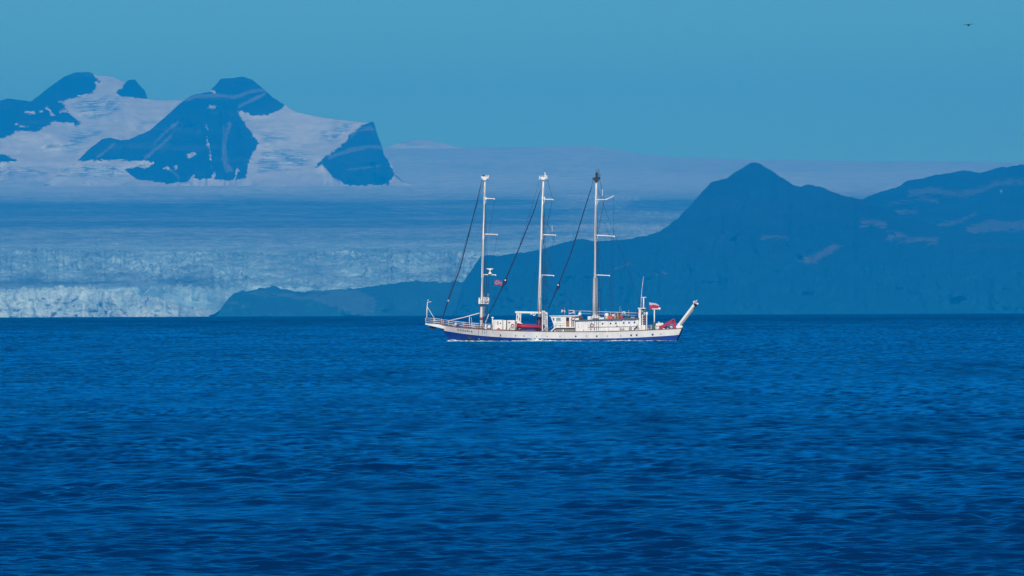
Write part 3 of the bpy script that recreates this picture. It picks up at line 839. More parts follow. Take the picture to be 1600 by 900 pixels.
b = MB().prism([(sx(777), sz(516)), (sx(777.7), sz(513.2)), (sx(780), sz(511.9)), (sx(782.5), sz(513.2)), (sx(783.4), sz(516))], -3.2, -2.75); b.build('deck_winch', 'orange', ship, bevel=.05)
for px in (772, 788.5, 792, 799.6, 803):
    MB().tube([P3(px, 516.6, -3.9), P3(px, 510.6, -3.9)], .04, 5).build('stanchion', 'white', ship)
MB().tube([P3(796, 515.6, -2.8), P3(798, 512, -2.8), P3(806, 511.6, -2.8), P3(806, 516.5, -2.8)], .05, 5).build('handrail', 'rust', ship, True)

# lattice davit over the boat
dav = empty('davit', ship)
def truss(p0, p1, w, name, parent=dav):
    p0 = Vector(p0); p1 = Vector(p1); d = (p1 - p0); n = max(2, int(d.length / 0.9))
    b = MB(); side = Vector((0, 1, 0)); upv = d.normalized().cross(side).normalized() * w / 2
    b.beam(p0 + upv, p1 + upv, .22, .17); b.beam(p0 - upv, p1 - upv, .22, .17)
    for i in range(n):
        a = p0 + d * (i / n) + (upv if i % 2 else -upv); c = p0 + d * ((i + 1) / n) + (-upv if i % 2 else upv)
        b.beam(a, c, .12, .09)
    return b.build(name, 'white', parent)
for y in (-2.0, 2.0): MB().beam(P3(805.5, 488, y), P3(851, 489, y), .38, .36).build('crossbeam', 'white', dav, bevel=.03)
truss(P3(810, 489, -2.0), P3(809, 502.5, -2.0), .42, 'post'); truss(P3(810, 489, 2.0), P3(809, 518, 2.0), .42, 'post')
truss(P3(850.5, 488.8, -2.0), P3(850.3, 518, -2.0), .62, 'post'); truss(P3(850.5, 488.8, 2.0), P3(850.3, 518, 2.0), .62, 'post')
MB().beam(P3(809, 502, -2.0), P3(810, 517.5, -2.2), .3, .3).build('post', 'white', dav)
MB().tube([P3(846, 487.2, -2.0), P3(850, 487.4, -2.0), P3(852.8, 489.5, -2.0), P3(853.6, 493, -2.0)], [.2, .26, .28, .22], 8).build('elbow', 'white', dav, True)
MB().torus((P3(835, 491.5, -2.1)), .22, .09, 14, 6).build('pulley', 'white', dav, True)
MB().box(sx(829.5), sx(831.5), -2.3, -1.7, sz(491.5), sz(488)).build('trolley', 'white', dav)

# masts
def mast(name, pts, rads, mat='mast'):
    return MB().tube(pts, rads, 14).build(name, mat, ship, True)
fm = mast('foremast', [P3(751.0, 515, 0), P3(751.2, 490, 0), P3(752.0, 470, 0), P3(753.5, 405, 0), P3(757.6, 280, 0)], [.32, .28, .225, .20, .17])
mm = mast('mainmast', [P3(841.0, 498, 0), P3(842.2, 460, 0), P3(843.5, 420, 0), P3(846.6, 340, 0), P3(849.2, 280, 0)], [.31, .27, .225, .20, .17])
zm = mast('mizzenmast', [P3(927.5, 497, 0), P3(927.8, 470, 0), P3(928.3, 436, 0), P3(928.6, 432, 0), P3(930, 360, 0), P3(931.6, 284, 0)], [.33, .31, .27, .225, .205, .18])
MB().tube([P3(840.6, 519, 0), P3(841.0, 497.5, 0)], [.42, .40], 14).build('mast_step', 'maroon', mm, True)
MB().tube([P3(751.1, 500, 0), P3(751.1, 496, 0)], .345, 14).build('mast_band', 'rust', fm, True)
# luff track / dark furled edge that runs up each mast's forward face
MB().tube([P3(751.6, 470, -.02), P3(752.6, 405, 0), P3(756.6, 282, 0)], .085, 6).build('sail_track', 'brown', fm)
MB().tube([P3(842.9, 425, 0), P3(845.6, 340, 0), P3(848.3, 282, 0)], .085, 6).build('sail_track', 'brown', mm)
MB().tube([P3(844.2, 498, -.02), P3(845.0, 460, 0), P3(845.6, 436, 0)], .10, 6).build('sail_track', 'grey', mm)
MB().tube([P3(930.9, 494, -.25), P3(931.4, 470, -.25), P3(930.9, 434, -.2)], .27, 8).build('sail_bundle', 'grey', zm, True)
MB().tube([P3(927.4, 430, 0), P3(929.0, 360, 0), P3(930.4, 300, 0)], .06, 6).build('sail_track', 'grey', zm)
MB().lathe(P3(929.5, 498.5, 0), [(.95, 0), (.95, .45), (.6, .6), (.5, .9)], 14).build('mast_collar', 'white', zm, True)
def crosstree(parent, px, py, mat, w=6.2, h=5.0):
    b = MB()
    b.prism([(sx(px - 1.2), sz(py + h)), (sx(px + 1.4), sz(py + h)), (sx(px + w), sz(py + .4)), (sx(px + w), sz(py - 1.2)), (sx(px - w), sz(py - 1.2)), (sx(px - w), sz(py + .6))], -.5, .5)
    return b.build('masthead', mat, parent, bevel=.03)
def head_fittings(parent, bits, mat):
    for (x0, y0, x1, y1, r) in bits:
        MB().tube([P3(x0, y0, 0), P3(x1, y1, 0)], r, 6).build('masthead_fitting', mat, parent)
crosstree(fm, 757.8, 276.8, 'white', 5.6)
head_fittings(fm, [(755.3, 275.5, 755.3, 273.0, .13)], 'dark'); head_fittings(fm, [(763, 279.5, 763.3, 273.8, .1), (752.3, 279, 752.3, 275, .09), (760, 275.5, 760, 273.5, .1)], 'white')
crosstree(mm, 849.2, 278.2, 'white', 5.2, 3.5)
head_fittings(mm, [(843.3, 281.5, 843.3, 275, .11), (847.6, 279, 847.6, 274.6, .1), (851.8, 277, 851.6, 269.5, .13), (854.6, 280.5, 854.6, 274.5, .11), (850, 275.4, 854.5, 274.6, .08)], 'white')
crosstree(zm, 931.7, 279.5, 'dark', 5.8, 5.5)
head_fittings(zm, [(932.2, 279, 932.3, 270.0, .24), (925.5, 279.4, 938, 277.6, .16), (936.3, 280, 935.4, 264, .045), (935, 273.5, 939, 273.4, .05), (932.3, 272, 932.3, 264.5, .04)], 'dark')
def spreader(parent, px0, px1, py, mat='white', drop=0.0, r=.10):
    b = MB().tube([P3(px0, py, 0), P3(px1, py + drop, 0)], [r * 1.15, r * .8], 8)
    b.box(sx(px1 - 1.2), sx(px1 + .4), -.12, .12, sz(py + drop, px1) - .15, sz(py + drop, px1) + .1)
    b.tube([P3(px0 + .5, py + 9, 0), P3(px0 + 3.0, py + .4, 0)], .05, 5)
    return b.build('spreader', mat, parent)
spreader(fm, 757, 772.6, 310.2, drop=.5); spreader(fm, 755, 777, 366, drop=.6); spreader(fm, 752.5, 774.3, 429.3, drop=.5)
spreader(mm, 848, 864, 311.8); spreader(mm, 846, 867.8, 367, drop=.6); spreader(mm, 843.8, 865, 430, drop=.8)
MB().tube([P3(931.5, 312.4, 0), P3(946.5, 312.4, 0), P3(959, 306.4, 0)], [.13, .10, .07], 8).tube([P3(931.6, 322, 0), P3(935, 312.6, 0)], .05, 5).build('spreader', 'white', zm, True)
spreader(zm, 931, 960, 368, drop=1.6); spreader(zm, 928.6, 952, 430, drop=.8)
MB().box(sx(940), sx(949), -.1, .1, sz(366.9), sz(366.1)).tube([P3(943, 368, 0), P3(943, 366, 0)], .06, 5).build('aerial_bracket', 'grey', zm)
for m, px in ((fm, 757.8), (mm, 849)):
    MB().box(sx(px - 2.6), sx(px + 2.4), -.2, .2, sz(312), sz(307.5)).build('cleat_block', 'white', m, bevel=.02)
# lookout platform and ladder on the foremast
lk = empty('lookout_platform', fm)
MB().box(sx(747.6), sx(763), -1.1, 1.1, sz(474.6), sz(473.2)).build('platform_floor', 'white', lk)
def frame_rail(px0, px1, py0, py1, name, parent):
    rail([P3(px0, py0, -1.05), P3(px1, py0, -1.05), P3(px1, py0, 1.05), P3(px0, py0, 1.05), P3(px0, py0, -1.05)], (py0 - py1) * MPP, name, parent, step=.55, r=.045)
b_ = MB().box(sx(747.6), sx(752), -1.1, -1.02, sz(473.2), sz(466.8)).box(sx(753.5), sx(755.5), -1.1, -1.02, sz(473.2), sz(465)); b_.build('side_plate', 'white', lk)
rail([P3(748, 473.2, -1.05), P3(762.6, 473.2, -1.05), P3(762.6, 473.2, 1.05), P3(748, 473.2, 1.05), P3(748, 473.2, -1.05)], .95, 'platform_rail', lk, step=.5, r=.045)
MB().box(sx(755.2), sx(757.4), -.9, -.4, sz(473), sz(463.3), taper=.03).build('searchlight', 'white', lk); MB().lathe(P3(759.2, 473, -.6), [(.2, 0), (.3, .4), (.22, .8), (.08, 1.05)], 10).build('radar_dome', 'white', lk, True)
for (a, c, d, e, y) in ((760.5, 466, 761, 458.5, .5), (762, 467, 763.5, 459, -.6), (755.2, 464, 755.2, 459.5, 0)): MB().tube([P3(a, c, y), P3(d, e, y)], .045, 5).build('aerial', 'grey', lk)
b = MB()
for px in (754.4, 757): b.tube([P3(px, 495, -.3), P3(px, 475, -.3)], .04, 5)
for i in range(9): b.tube([P3(754.4, 494 - i * 2.2, -.3), P3(757, 494 - i * 2.2, -.3)], .03, 5)
b.build('ladder', 'grey', fm)
# radar scanner on the lowest spreader
b = MB().lathe(P3(765, 428.6, 0), [(.42, 0), (.3, .25), (.12, .45), (.16, .6), (.3, .8), (.36, .95), (.1, 1.05)], 12); rd = b.build('radar_pedestal', 'white', fm, True)
MB().box(sx(759.8), sx(770), -.16, .16, sz(420.6), sz(419.2)).build('radar_scanner', 'white', fm, bevel=.03)

# furled headsails on their stays, and the wires
def furled(pts, rads): return MB().tube(pts, rads, 8).build('furled_sail', 'navy', ship, True)
furled([P3(750.3, 293, 0), P3(746, 312, 0), P3(718, 420, 0), P3(700, 468, 0), P3(691.5, 495, 0)], [.06, .08, .105, .10, .06])
furled([P3(841.5, 306, 0), P3(836, 325, 0), P3(812, 385, 0), P3(791, 433, 0), P3(788.5, 441, 0), P3(785, 447, 0), P3(780, 458, 0), P3(763, 491, 0)], [.06, .085, .105, .13, .40, .16, .10, .07])
furled([P3(924.2, 293.5, 0), P3(918, 312, 0), P3(892, 395, 0), P3(873.3, 442, 0), P3(871.4, 449, 0), P3(868.5, 454, 0), P3(856, 483, 0)], [.07, .09, .105, .12, .32, .12, .07])
MB().tube([P3(763, 491, 0), P3(757.5, 504.5, 0)], .07, 6).build('stay', 'white', ship)
MB().prism([(sx(785.5), sz(447)), (sx(788), sz(439)), (sx(790.5), sz(434)), (sx(791), sz(441)), (sx(788.5), sz(446))], -.25, .25).build('sail_bag', 'navy', ship, bevel=.08)
MB().lathe(P3(699.6, 472.5, 0), [(.1, 0), (.22, .12), (.2, .4), (.08, .55)], 8).build('furling_block', 'grey', ship, True)
MB().lathe(P3(789, 439.5, -.3), [(.08, 0), (.18, .1), (.16, .26), (.06, .32)], 8).build('furling_block', 'white', ship, True)
MB().lathe(P3(871.5, 447, -.3), [(.06, 0), (.14, .1), (.13, .24), (.05, .3)], 8).build('furling_block', 'white', ship, True)
wires = [((753, 281), (750.3, 293), 0, 0, .03), ((752.5, 285), (742, 330), .2, .2, .018), ((843.3, 282), (812, 382), .2, .2, .018), ((845.4, 296), (841.5, 306), 0, 0, .04),
         ((926.4, 282), (924.2, 293.5), 0, 0, .03), ((855, 280), (863.5, 311), 0, 0, .026), ((863.5, 311), (847, 385), 0, 0, .026), ((848.5, 345), (867.5, 367), 0, 0, .02), ((850, 335), (866, 380), 0, 0, .02),
         ((867, 367.5), (845, 470), -1, -3.8, .02), ((845.5, 371), (866, 430), 0, 0, .022), ((865, 430.5), (848, 485), 0, -2, .02), ((846.5, 436), (884, 487), 0, 0, .024),
         ((937, 281), (944.3, 312), 0, 0, .032), ((944.3, 312), (934, 362), 0, 0, .030), ((944, 348), (951, 368), 0, 0, .02), ((958.7, 307), (957.5, 480), 0, 0, .018),
         ((931, 372), (944, 430), 0, 0, .02), ((955, 369), (953.5, 490), 0, 0, .022), ((951, 430.5), (958, 492), 0, 0, .022), ((941, 430.5), (938, 492), 0, 0, .018),
         ((773, 311), (763, 366), 0, 0, .018), ((777, 367), (766, 429), 0, 0, .018), ((764, 430), (757, 505), 0, -3.6, .02), ((770, 430), (768, 470), 0, 0, .016), ((768, 470), (757, 512), 0, 0, .016),
         ((838.5, 415), (826, 486), 0, 0, .02), ((744, 335), (686, 500), .3, .3, .014), ((905, 360), (858, 478), .3, .3, .014), ((880, 455), (896, 482), 0, 0, .018), ((756.5, 300), (749.5, 465), -.4, -.4, .018)]
for (mx, mtop) in ((757.2, 282), (848.8, 284), (931.3, 286)):
    for (py_, dx_, rr) in ((mtop, 9, .022), (312, 6, .022), (368, 3, .024), (430, -3, .024)):
        for side in (-1, 1):
            wires.append(((mx - (py_ - 280) * .035, py_), (mx - 4 + dx_, 516), 0, side * 4.0, rr))
wires += [((931.5, 290), (1003, 483), 0, 0, .02), ((757.6, 281), (688, 503), -.3, 0, .018)]
for (a, c, ya, yc, r) in wires:
    MB().tube([P3(a[0], a[1], ya), P3(c[0], c[1], yc)], r * 1.3, 5).build('rigging_wire', 'wire', ship)
MB().tube([P3(941.6, 306, 0), P3(941.3, 300, 0), P3(941.1, 296, 0)], .06, 5).build('tackle', 'white', ship)
MB().tube([P3(862.5, 362, 0), P3(862.3, 352, 0)], .04, 5).build('tackle', 'white', ship)

# wheelhouse
wh = empty('wheelhouse', ship)
WY0, WY1 = -3.3, 3.3
MB().prism([(sx(866.2), sz(518.4)), (sx(866.2), sz(509)), (sx(864.6), sz(503.5)), (sx(861.2), sz(494.6)), (sx(899), sz(494.6)), (sx(899), sz(518.4))], WY0, WY1).build('wall', 'white', wh)
MB().prism([(sx(859.6), sz(494.4)), (sx(859.2), sz(493.4)), (sx(905.5), sz(493.0)), (sx(905.5), sz(494.4))], WY0 - .15, WY1 + .15).build('roof', 'white', wh)
MB().box(sx(899.1), sx(905), WY0 + .4, WY1, sz(501), sz(494.5)).build('wall', 'white', wh)
def pane(name, mat, pts, y, parent, th=.05, frame=True):
    o = MB().prism([(sx(a), sz(c)) for a, c in pts], y - .02, y + .05).build(name, mat, parent)
    if frame:
        b = MB(); n = len(pts)
        for i in range(n):
            a = pts[i]; c = pts[(i + 1) % n]; b.beam((sx(a[0]), y - .03, sz(a[1])), (sx(c[0]), y - .03, sz(c[1])), .06, th)
        b.build(name + '_frame', 'white', parent)
    return o
pane('window', 'glass', [(864.2, 497), (867.4, 497), (867.4, 501.2), (866, 501.4)], WY0, wh)
pane('window', 'glass_pale', [(870, 496.5), (877.2, 496.5), (877.2, 501.2), (870, 501.2)], WY0, wh)
MB().box(sx(870), sx(878), WY0 - .05, WY0 + .02, sz(501.9), sz(501.4)).build('window_sill', 'dark', wh)
dr = MB().box(sx(885.5), sx(890.3), WY0 - .05, WY0 + .03, sz(510.6), sz(502)).build('door', 'door', wh)
MB().box(sx(885.5), sx(890.3), WY0 - .05, WY0 + .03, sz(502), sz(496)).build('door_window', 'glass', wh)
# lower side with tan louvres and the companion stairs
MB().box(sx(870), sx(899.2), WY0 - .9, WY0 - .02, sz(512.9), sz(512.2)).build('walkway', 'louvre', wh)
for (a, c) in ((870.5, 880), (883.2, 899)):
    pn = MB().box(sx(a), sx(c), WY0 - .55, WY0 - .01, sz(518.5), sz(513)).build('louvre_panel', 'louvre', wh)
    n = int((c - a) / 2.4)
    for i in range(n + 1):
        x = sx(a + (c - a) * i / n); MB().box(x - .03, x + .03, WY0 - .6, WY0 - .54, sz(518.4), sz(513)).build('louvre_slat', 'brown', pn)
b = MB()
for y in (-3.9, -3.35): b.beam(P3(861.5, 518.3, y), P3(869.5, 511.2, y), .06, .22)
for i in range(6): q = i / 5; b.box(sx(861.7 + 7.4 * q) - .12, sx(861.7 + 7.4 * q) + .12, -3.88, -3.37, sz(518 - 6.6 * q) - .02, sz(518 - 6.6 * q) + .03)
b.build('stairs', 'white', wh)
MB().tube([P3(861.8, 512, -3.95), P3(870, 505.5, -3.95), P3(884, 505.6, -3.95)], .035, 5).tube([P3(870, 505.5, -3.95), P3(870, 512, -3.95)], .035, 5).tube([P3(877, 505.5, -3.95), P3(877, 512, -3.95)], .035, 5).build('handrail', 'grey', wh)
b = MB()
for px in (894.2, 897.4): b.tube([P3(px, 510.8, WY0 - .12), P3(px, 500, WY0 - .12)], .045, 5)
for i in range(5): b.tube([P3(894.2, 509.5 - 2 * i, WY0 - .12), P3(897.4, 509.5 - 2 * i, WY0 - .12)], .03, 5)
b.build('ladder', 'dark', wh)
MB().box(sx(853), sx(857), -2.6, -1.2, sz(518), sz(511.5)).build('deck_chest', 'grey', ship, bevel=.05)

# long deckhouse
dh = empty('deckhouse', ship)
HY0, HY1 = -3.35, 3.35
MB().prism([(sx(900), sz(518.4)), (sx(900), sz(502.6)), (sx(998), sz(500.0)), (sx(998), sz(517))], HY0, HY1).build('wall', 'white', dh, bevel=.05)
MB().prism([(sx(899.4), sz(502.3)), (sx(899.4), sz(500.4)), (sx(998.4), sz(497.6)), (sx(998.4), sz(499.6))], HY0 - .2, HY1 + .2).build('roof', 'roof', dh)
for (px, py) in [(942.4, 506.2), (954.6, 505.9), (963, 505.6), (975.2, 505), (983.4, 504.7), (991.8, 504.4)]:
    h = 1.45
    pane('window', 'glass', [(px - h, py - h), (px + h, py - h), (px + h, py + h), (px - h, py + h)], HY0, dh, .06)
for px in (919.5, 938.5, 951.5, 969, 986): MB().box(sx(px) - .02, sx(px) + .02, HY0 - .012, HY0 + .02, sz(517), sz(503)).build('plate_seam', 'grey', dh)
for (px, py) in [(904.5, 507), (905.2, 511), (912.5, 516.2), (938, 503.2), (964, 509.8), (965.4, 510), (935, 506), (916, 503.6), (946, 503.6)]:
    MB().box(sx(px) - .07, sx(px) + .07, HY0 - .06, HY0 + .02, sz(py) - .07, sz(py) + .07).build('wall_fitting', 'dark' if py > 508 else 'grey', dh)
MB().tube([P3(920, 511.4, HY0 - .12), P3(958, 510.6, HY0 - .12), P3(997, 510.0, HY0 - .12)], .035, 5).build('handrail', 'grey', dh)
MB().prism([(sx(948.6), sz(518.6)), (sx(949.4), sz(514.2)), (sx(951.2), sz(514.2)), (sx(952), sz(518.6))], HY0 - 1.2, HY0 - .02).build('buttress', 'white', dh)
MB().prism([(sx(879.6), sz(518.6)), (sx(881), sz(514.6)), (sx(882), sz(514.6)), (sx(883.2), sz(518.6))], WY0 - 1.0, WY0 - .57).build('buttress', 'white', wh)
for k in range(3): MB().tube([P3(969.6 + 2.6 * k, 512, HY0 - .5), P3(971 + 2.6 * k, 516, HY0 - .5)], .05, 5).build('boat_hook', 'navy', dh)
gear('deck_chest', 'grey', 984, 988, 509.5, 517, HY0 - .7, HY0 - .05, dh)
MB().tube([P3(990.8, 514.6, HY0 - .4), P3(994.4, 511.6, HY0 - .4), P3(997, 508, HY0 - .4)], .08, 6).tube([P3(994.4, 511.6, HY0 - .4), P3(999.5, 513, HY0 - .4)], .06, 6).build('pipe', 'navy', dh)
lettering('lettering', 'POLISH ACADEMY OF SCIENCES', 'letter_blue', sx(949.5), sx(994), sz(502.0), 0.33, lambda x, z: (x, HY0 - .025, z + (x - sx(949.5)) * .026), dh)
lettering('lettering', 'GDY  OC', 'letter', sx(922), sx(931), sz(514.6), 0.2, lambda x, z: (x, HY0 - .025, z), dh)

# gear on the roofs
rail([P3(899, 494, -3.0), P3(998, 497.5, -3.0)], 1.0, 'railing', dh, bars=1, step=3.2, r=.026)
rail([P3(905, 494, 3.0), P3(998, 497.5, 3.0)], 1.0, 'railing', dh, bars=2, step=2.4, r=.026)
gear('winch_house', 'white', 918, 925.5, 494.5, 500.5, -1.6, 1.6, dh, .08); gear('winch_house', 'white', 935.5, 943.5, 496, 500.2, -1.2, 1.2, dh, .06)
MB().lathe(P3(947.3, 499.5, -1.2), [(.42, 0), (.42, .9), (.36, 1.15), (.15, 1.25)], 14).build('vent_drum', 'white', dh, True)
gear('roof_box', 'orange', 950, 957, 493.5, 498.5, -1.8, -.8, dh); gear('roof_box', 'white', 956, 959, 491.5, 499, -1.2, -.2, dh)
for k, (px, py, m) in enumerate([(957, 491.5, 'brown'), (960, 490, 'grey'), (962.5, 489, 'brown'), (965, 490.5, 'door'), (967.5, 488.5, 'brown'), (969.5, 491, 'grey'), (977, 493, 'green'), (980.5, 494, 'green'), (964, 494, 'brown')]):
    b = MB().box(sx(px - 1.7), sx(px + 1.7), -1.4 + .2 * (k % 3), -.4 + .2 * (k % 3), sz(499.5), sz(py + 3)); b.lathe((sx(px), -.9, sz(py + 3)), [(.2, 0), (.24, .18), (.12, .36)], 8)
    b.build('stowed_gear', m, dh, bevel=.04)
gear('roof_box', 'red', 969.5, 973.5, 494.2, 498.2, -2.4, -1.4, dh); gear('roof_box', 'white', 971.5, 976.5, 487, 491, -1.0, 0, dh, .1); gear('roof_box', 'cloth_blue', 973, 975, 488, 490, -1.05, -.98, dh, .02)
for (px, y0, y1, r) in [(968, 499, 479, .045), (970.5, 499, 483, .03), (981.6, 499, 484.5, .06), (935.4, 499, 481.5, .025), (945.6, 493, 484, .03), (976, 489, 487, .03)]:
    MB().tube([P3(px, y0, -.8), P3(px, y1, -.8)], r, 5).build('roof_aerial', 'grey', dh)
gear('life_raft', 'louvre', 985, 992, 495.2, 498, -2.4, -1.4, dh, .12)
gear('exhaust_casing', 'cloth_blue', 994, 998.5, 485.4, 498, -1.6, -.4, dh)
# on the wheelhouse top
b = MB().tube([P3(898, 493.4, 0), P3(898, 475.5, 0)], .028, 5); b.lathe(P3(898, 475.6, 0), [(.02, 0), (.09, .06), (.02, .16)], 6); b.build('roof_aerial', 'wire', wh)
MB().lathe(P3(905.5, 493.2, -1), [(.3, 0), (.34, .15), (.26, .45), (.1, .62)], 12).build('satellite_dome', 'white', wh, True)
MB().tube([P3(905.8, 488.5, -1), P3(905.9, 486, -1)], .07, 6).build('roof_aerial', 'white', wh)
b = MB()
for i in range(5): b.beam(P3(904 + i * 1.4, 495 + (i % 2) * 2, -1.6), P3(905.5 + i * 1.2, 499.5, -1.6), .12, .14)
b.lathe(P3(908, 498.8, -1.6), [(.3, 0), (.34, .3), (.2, .45)], 10); b.build('mooring_winch', 'brown', wh)

# aft mast tower
tw = empty('aft_mast', ship)
MB().box(sx(997.6), sx(1001.2), -1.7, -1.2, sz(516.5), sz(482.4)).build('column', 'white', tw, bevel=.03)
MB().box(sx(996.4), sx(1008.2), -1.8, 1.2, sz(483.2), sz(481.8)).build('platform', 'white', tw)
b = MB()
for px in (1002.8, 1006): b.beam(P3(px, 516, -.9), P3(px, 482, -.9), .12, .12)
for i in range(12): b.beam(P3(1002.8, 515 - i * 2.8, -.9), P3(1006, 515 - i * 2.8, -.9), .07, .08)
b.build('ladder', 'white', tw)
MB().tube([P3(1004.6, 484, -.4), P3(1004.8, 465.5, -.4)], [.14, .12], 8).build('pole', 'white', tw, True)
MB().box(sx(1000.8), sx(1009), -.5, -.3, sz(465.8), sz(464.9)).build('crossbar', 'white', tw)
MB().tube([P3(1000.6, 483, -.6), P3(1001.2, 466, -.6), P3(1002.6, 450, -.6), P3(1005, 432, -.6)], [.06, .05, .04, .025], 6).build('whip_aerial', 'white', tw, True)
MB().box(sx(1001.5), sx(1009), -1.4, .4, sz(517), sz(508.8)).build('locker', 'white', tw, bevel=.04)
MB().tube([P3(1010.3, 516.5, -2.6), P3(1010.3, 489, -2.6)], .12, 8).box(sx(1009), sx(1012), -2.75, -2.45, sz(492.5), sz(488.4)).build('post', 'white', tw)
MB().tube([P3(1001, 489, -1.5), P3(1005, 484, -1.0)], .1, 6).lathe(P3(1003, 489, -1.4), [(.12, 0), (.26, .1), (.26, .35), (.1, .5)], 10).lathe(P3(1006.5, 486, -1.2), [(.1, 0), (.22, .1), (.22, .4), (.1, .5)], 10).build('lamp_cluster', 'grey', tw)
for k in range(4): MB().box(sx(1005.6), sx(1007.2), -1.5, -1.2, sz(507 - 4 * k), sz(505 - 4 * k)).build('junction_box', 'rust', tw)
# stern crane post, red knuckle crane, gantry
pc = empty('light_post', ship)
MB().tube([P3(1021.0, 514, 0), P3(1021.3, 484, 0)], [.13, .12], 8).build('post', 'white', pc, True)
MB().box(sx(1017.8), sx(1026), -.22, .22, sz(484.2), sz(482.9)).build('arm', 'white', pc)
MB().lathe(P3(1029, 484, 0), [(.16, -.1), (.3, .1), (.24, .32), (.08, .4)], 10).beam(P3(1025, 483.4, 0), P3(1031, 481.6, 0), .25, .16).build('lamp', 'white', pc)
MB().prism([(sx(1018.4), sz(515.4)), (sx(1019.2), sz(505)), (sx(1022.4), sz(504)), (sx(1022.8), sz(515.4))], -.8, .8).build('pump_housing', 'green', ship, bevel=.06)
MB().box(sx(1015.4), sx(1018), -.8, .6, sz(515.5), sz(508.5)).build('hydraulic_pack', 'grey', ship, bevel=.05)
b = MB().lathe(P3(1026.5, 512.5, 0), [(.55, -.3), (.62, 0), (.62, .35), (.4, .5)], 14).beam(P3(1024, 507.6, -.6), P3(1033, 506.6, -.6), .35, .5).beam(P3(1028, 503, -.7), P3(1030, 507, -.7), .2, .22).beam(P3(1033.6, 504.6, -.7), P3(1035.6, 508.5, -.7), .2, .25)
b.build('trawl_winch', 'white', ship)
kc = empty('knuckle_crane', ship)
MB().beam(P3(1030.0, 513.2, -1.2), P3(1053, 500.0, -1.2), .4, .62).build('boom', 'red', kc, bevel=.04)
MB().beam(P3(1051.5, 499.5, -1.2), P3(1054.6, 514.2, -1.2), .4, .55).build('column', 'red', kc, bevel=.04)
MB().prism([(sx(1034), sz(514.5)), (sx(1037), sz(509.5)), (sx(1045), sz(505.6)), (sx(1040.5), sz(512)), (sx(1040), sz(514.5))], -1.1, -.6).build('jib', 'maroon', kc)
MB().prism([(sx(1050), sz(515)), (sx(1051.5), sz(511.8)), (sx(1057), sz(511)), (sx(1059), sz(513.6))], -1.5, -.5).build('base', 'red', kc)
MB().lathe(P3(1048.2, 513.5, -1.8), [(.25, 0), (.3, .25), (.15, .5)], 10).build('buoy', 'cloth_white', ship, True)
MB().tube([P3(1036, 514, -1.6), P3(1042, 510.4, -1.8), P3(1046, 514, -1.6)], .2, 8).build('net_roll', 'navy', ship, True)
gt = empty('stern_gantry', ship)
for y in (-2.2, 2.2):
    MB().beam(P3(1056.8, 511.5, y), P3(1085.8, 473.5, y), .34, .40).build('leg', 'white', gt, bevel=.03)
    MB().beam(P3(1059.2, 512, y), P3(1087, 475.8, y), .2, .20).build('ram', 'louvre', gt)
    b = MB()
    for i in range(7):
        q = i / 7; b.beam(P3(1057 + 28.6 * q, 511 - 37.6 * q, y), P3(1060.2 + 28.6 * q, 510.6 - 37.6 * q, y), .12, .1)
    b.build('lacing', 'louvre', gt)
    MB().beam(P3(1058, 514, y), P3(1062.5, 508.5, y), .5, .8).build('foot', 'white', gt, bevel=.05)
MB().beam((sx(1086), -2.5, sz(473.8)), (sx(1086), 2.5, sz(473.8)), .42, .5).build('crossbeam', 'grey', gt, bevel=.03)
MB().lathe(P3(1085.6, 478, -2.2), [(.2, 0), (.34, .15), (.3, .5), (.1, .65)], 10).build('sheave', 'dark', gt, True)
b = MB().beam(P3(1082.6, 472.6, -2.2), P3(1086, 470.6, -2.2), .3, .25).beam(P3(1086.5, 474, -2.2), P3(1090.6, 475, -2.2), .3, .3).beam(P3(1087.5, 471.5, -2.2), P3(1088.6, 469, -2.2), .1, .12); b.build('tip_fittings', 'white', gt)
MB().tube([P3(1059.5, 519, -2.4), P3(1061.5, 509, -2.4)], .07, 6).tube([P3(1062.5, 518, -2.4), P3(1063, 510, -2.4)], .06, 6).build('ladder', 'white', gt)
for (px, py, m) in [(1041, 514.2, 'navy'), (1043, 513.6, 'grey'), (1046, 515, 'rust'), (1037, 514.6, 'white'), (1012.5, 514, 'grey')]:
    MB().lathe(P3(px, py + 1.6, -2.6), [(.18, 0), (.28, .12), (.24, .3), (.1, .4)], 8).build('deck_float', m, ship, True)

# ------------------------------------------------------------------ things carried by the ship
SHIP_M = Matrix.Translation(SHIP_LOC) @ Matrix.Rotation(SHIP_RZ, 4, 'Z')
def carried(name, px, py, y):
    o = empty(name, None, SHIP_M @ Vector(P3(px, py, y)), SHIP_RZ)
    return o
def local(px, py, px0, py0): return ((px - px0) * MPP / CR, (py0 - py) * MPP)

# red boat under the davit
bt = tag(carried('inflatable_boat', 827, 514.2, -3.1), 'red work boat hanging under the white davit amidships', 'boat')
b = MB(); rows = []
for i in range(21):
    u = i / 20; x = (-18.6 + 37.4 * u) * MPP
    wdt = 1.05 * (1 - max(0, .22 - u) ** 1.6 * 7) * (1 - .08 * u)
    top = (9.6 - 3.6 * min(1, u * 1.15) ** .6) * MPP + (.25 * max(0, .3 - u))
    bot = .15 + 1.0 * max(0, .25 - u) ** 1.3
    rows.append([(x, -wdt * .25, bot - .12), (x, -wdt * .8, bot), (x, -wdt, bot + .3 * (top - bot)), (x, -wdt * 1.04, top - .12), (x, -wdt * .9, top), (x, wdt * .9, top), (x, wdt * 1.04, top - .12), (x, wdt, bot + .3 * (top - bot)), (x, wdt * .8, bot), (x, wdt * .25, bot - .12)])
b.sheet(rows)
n0 = len(b.v) - 10; b.face(list(range(0, 10))); b.face(list(range(n0, n0 + 10))[::-1])
b.build('hull', 'boat_red', bt, True)
MB().tube([(r[3][0], r[3][1] - .03, r[3][2]) for r in rows], .07, 6).build('rubbing_strake', 'maroon', bt, True)
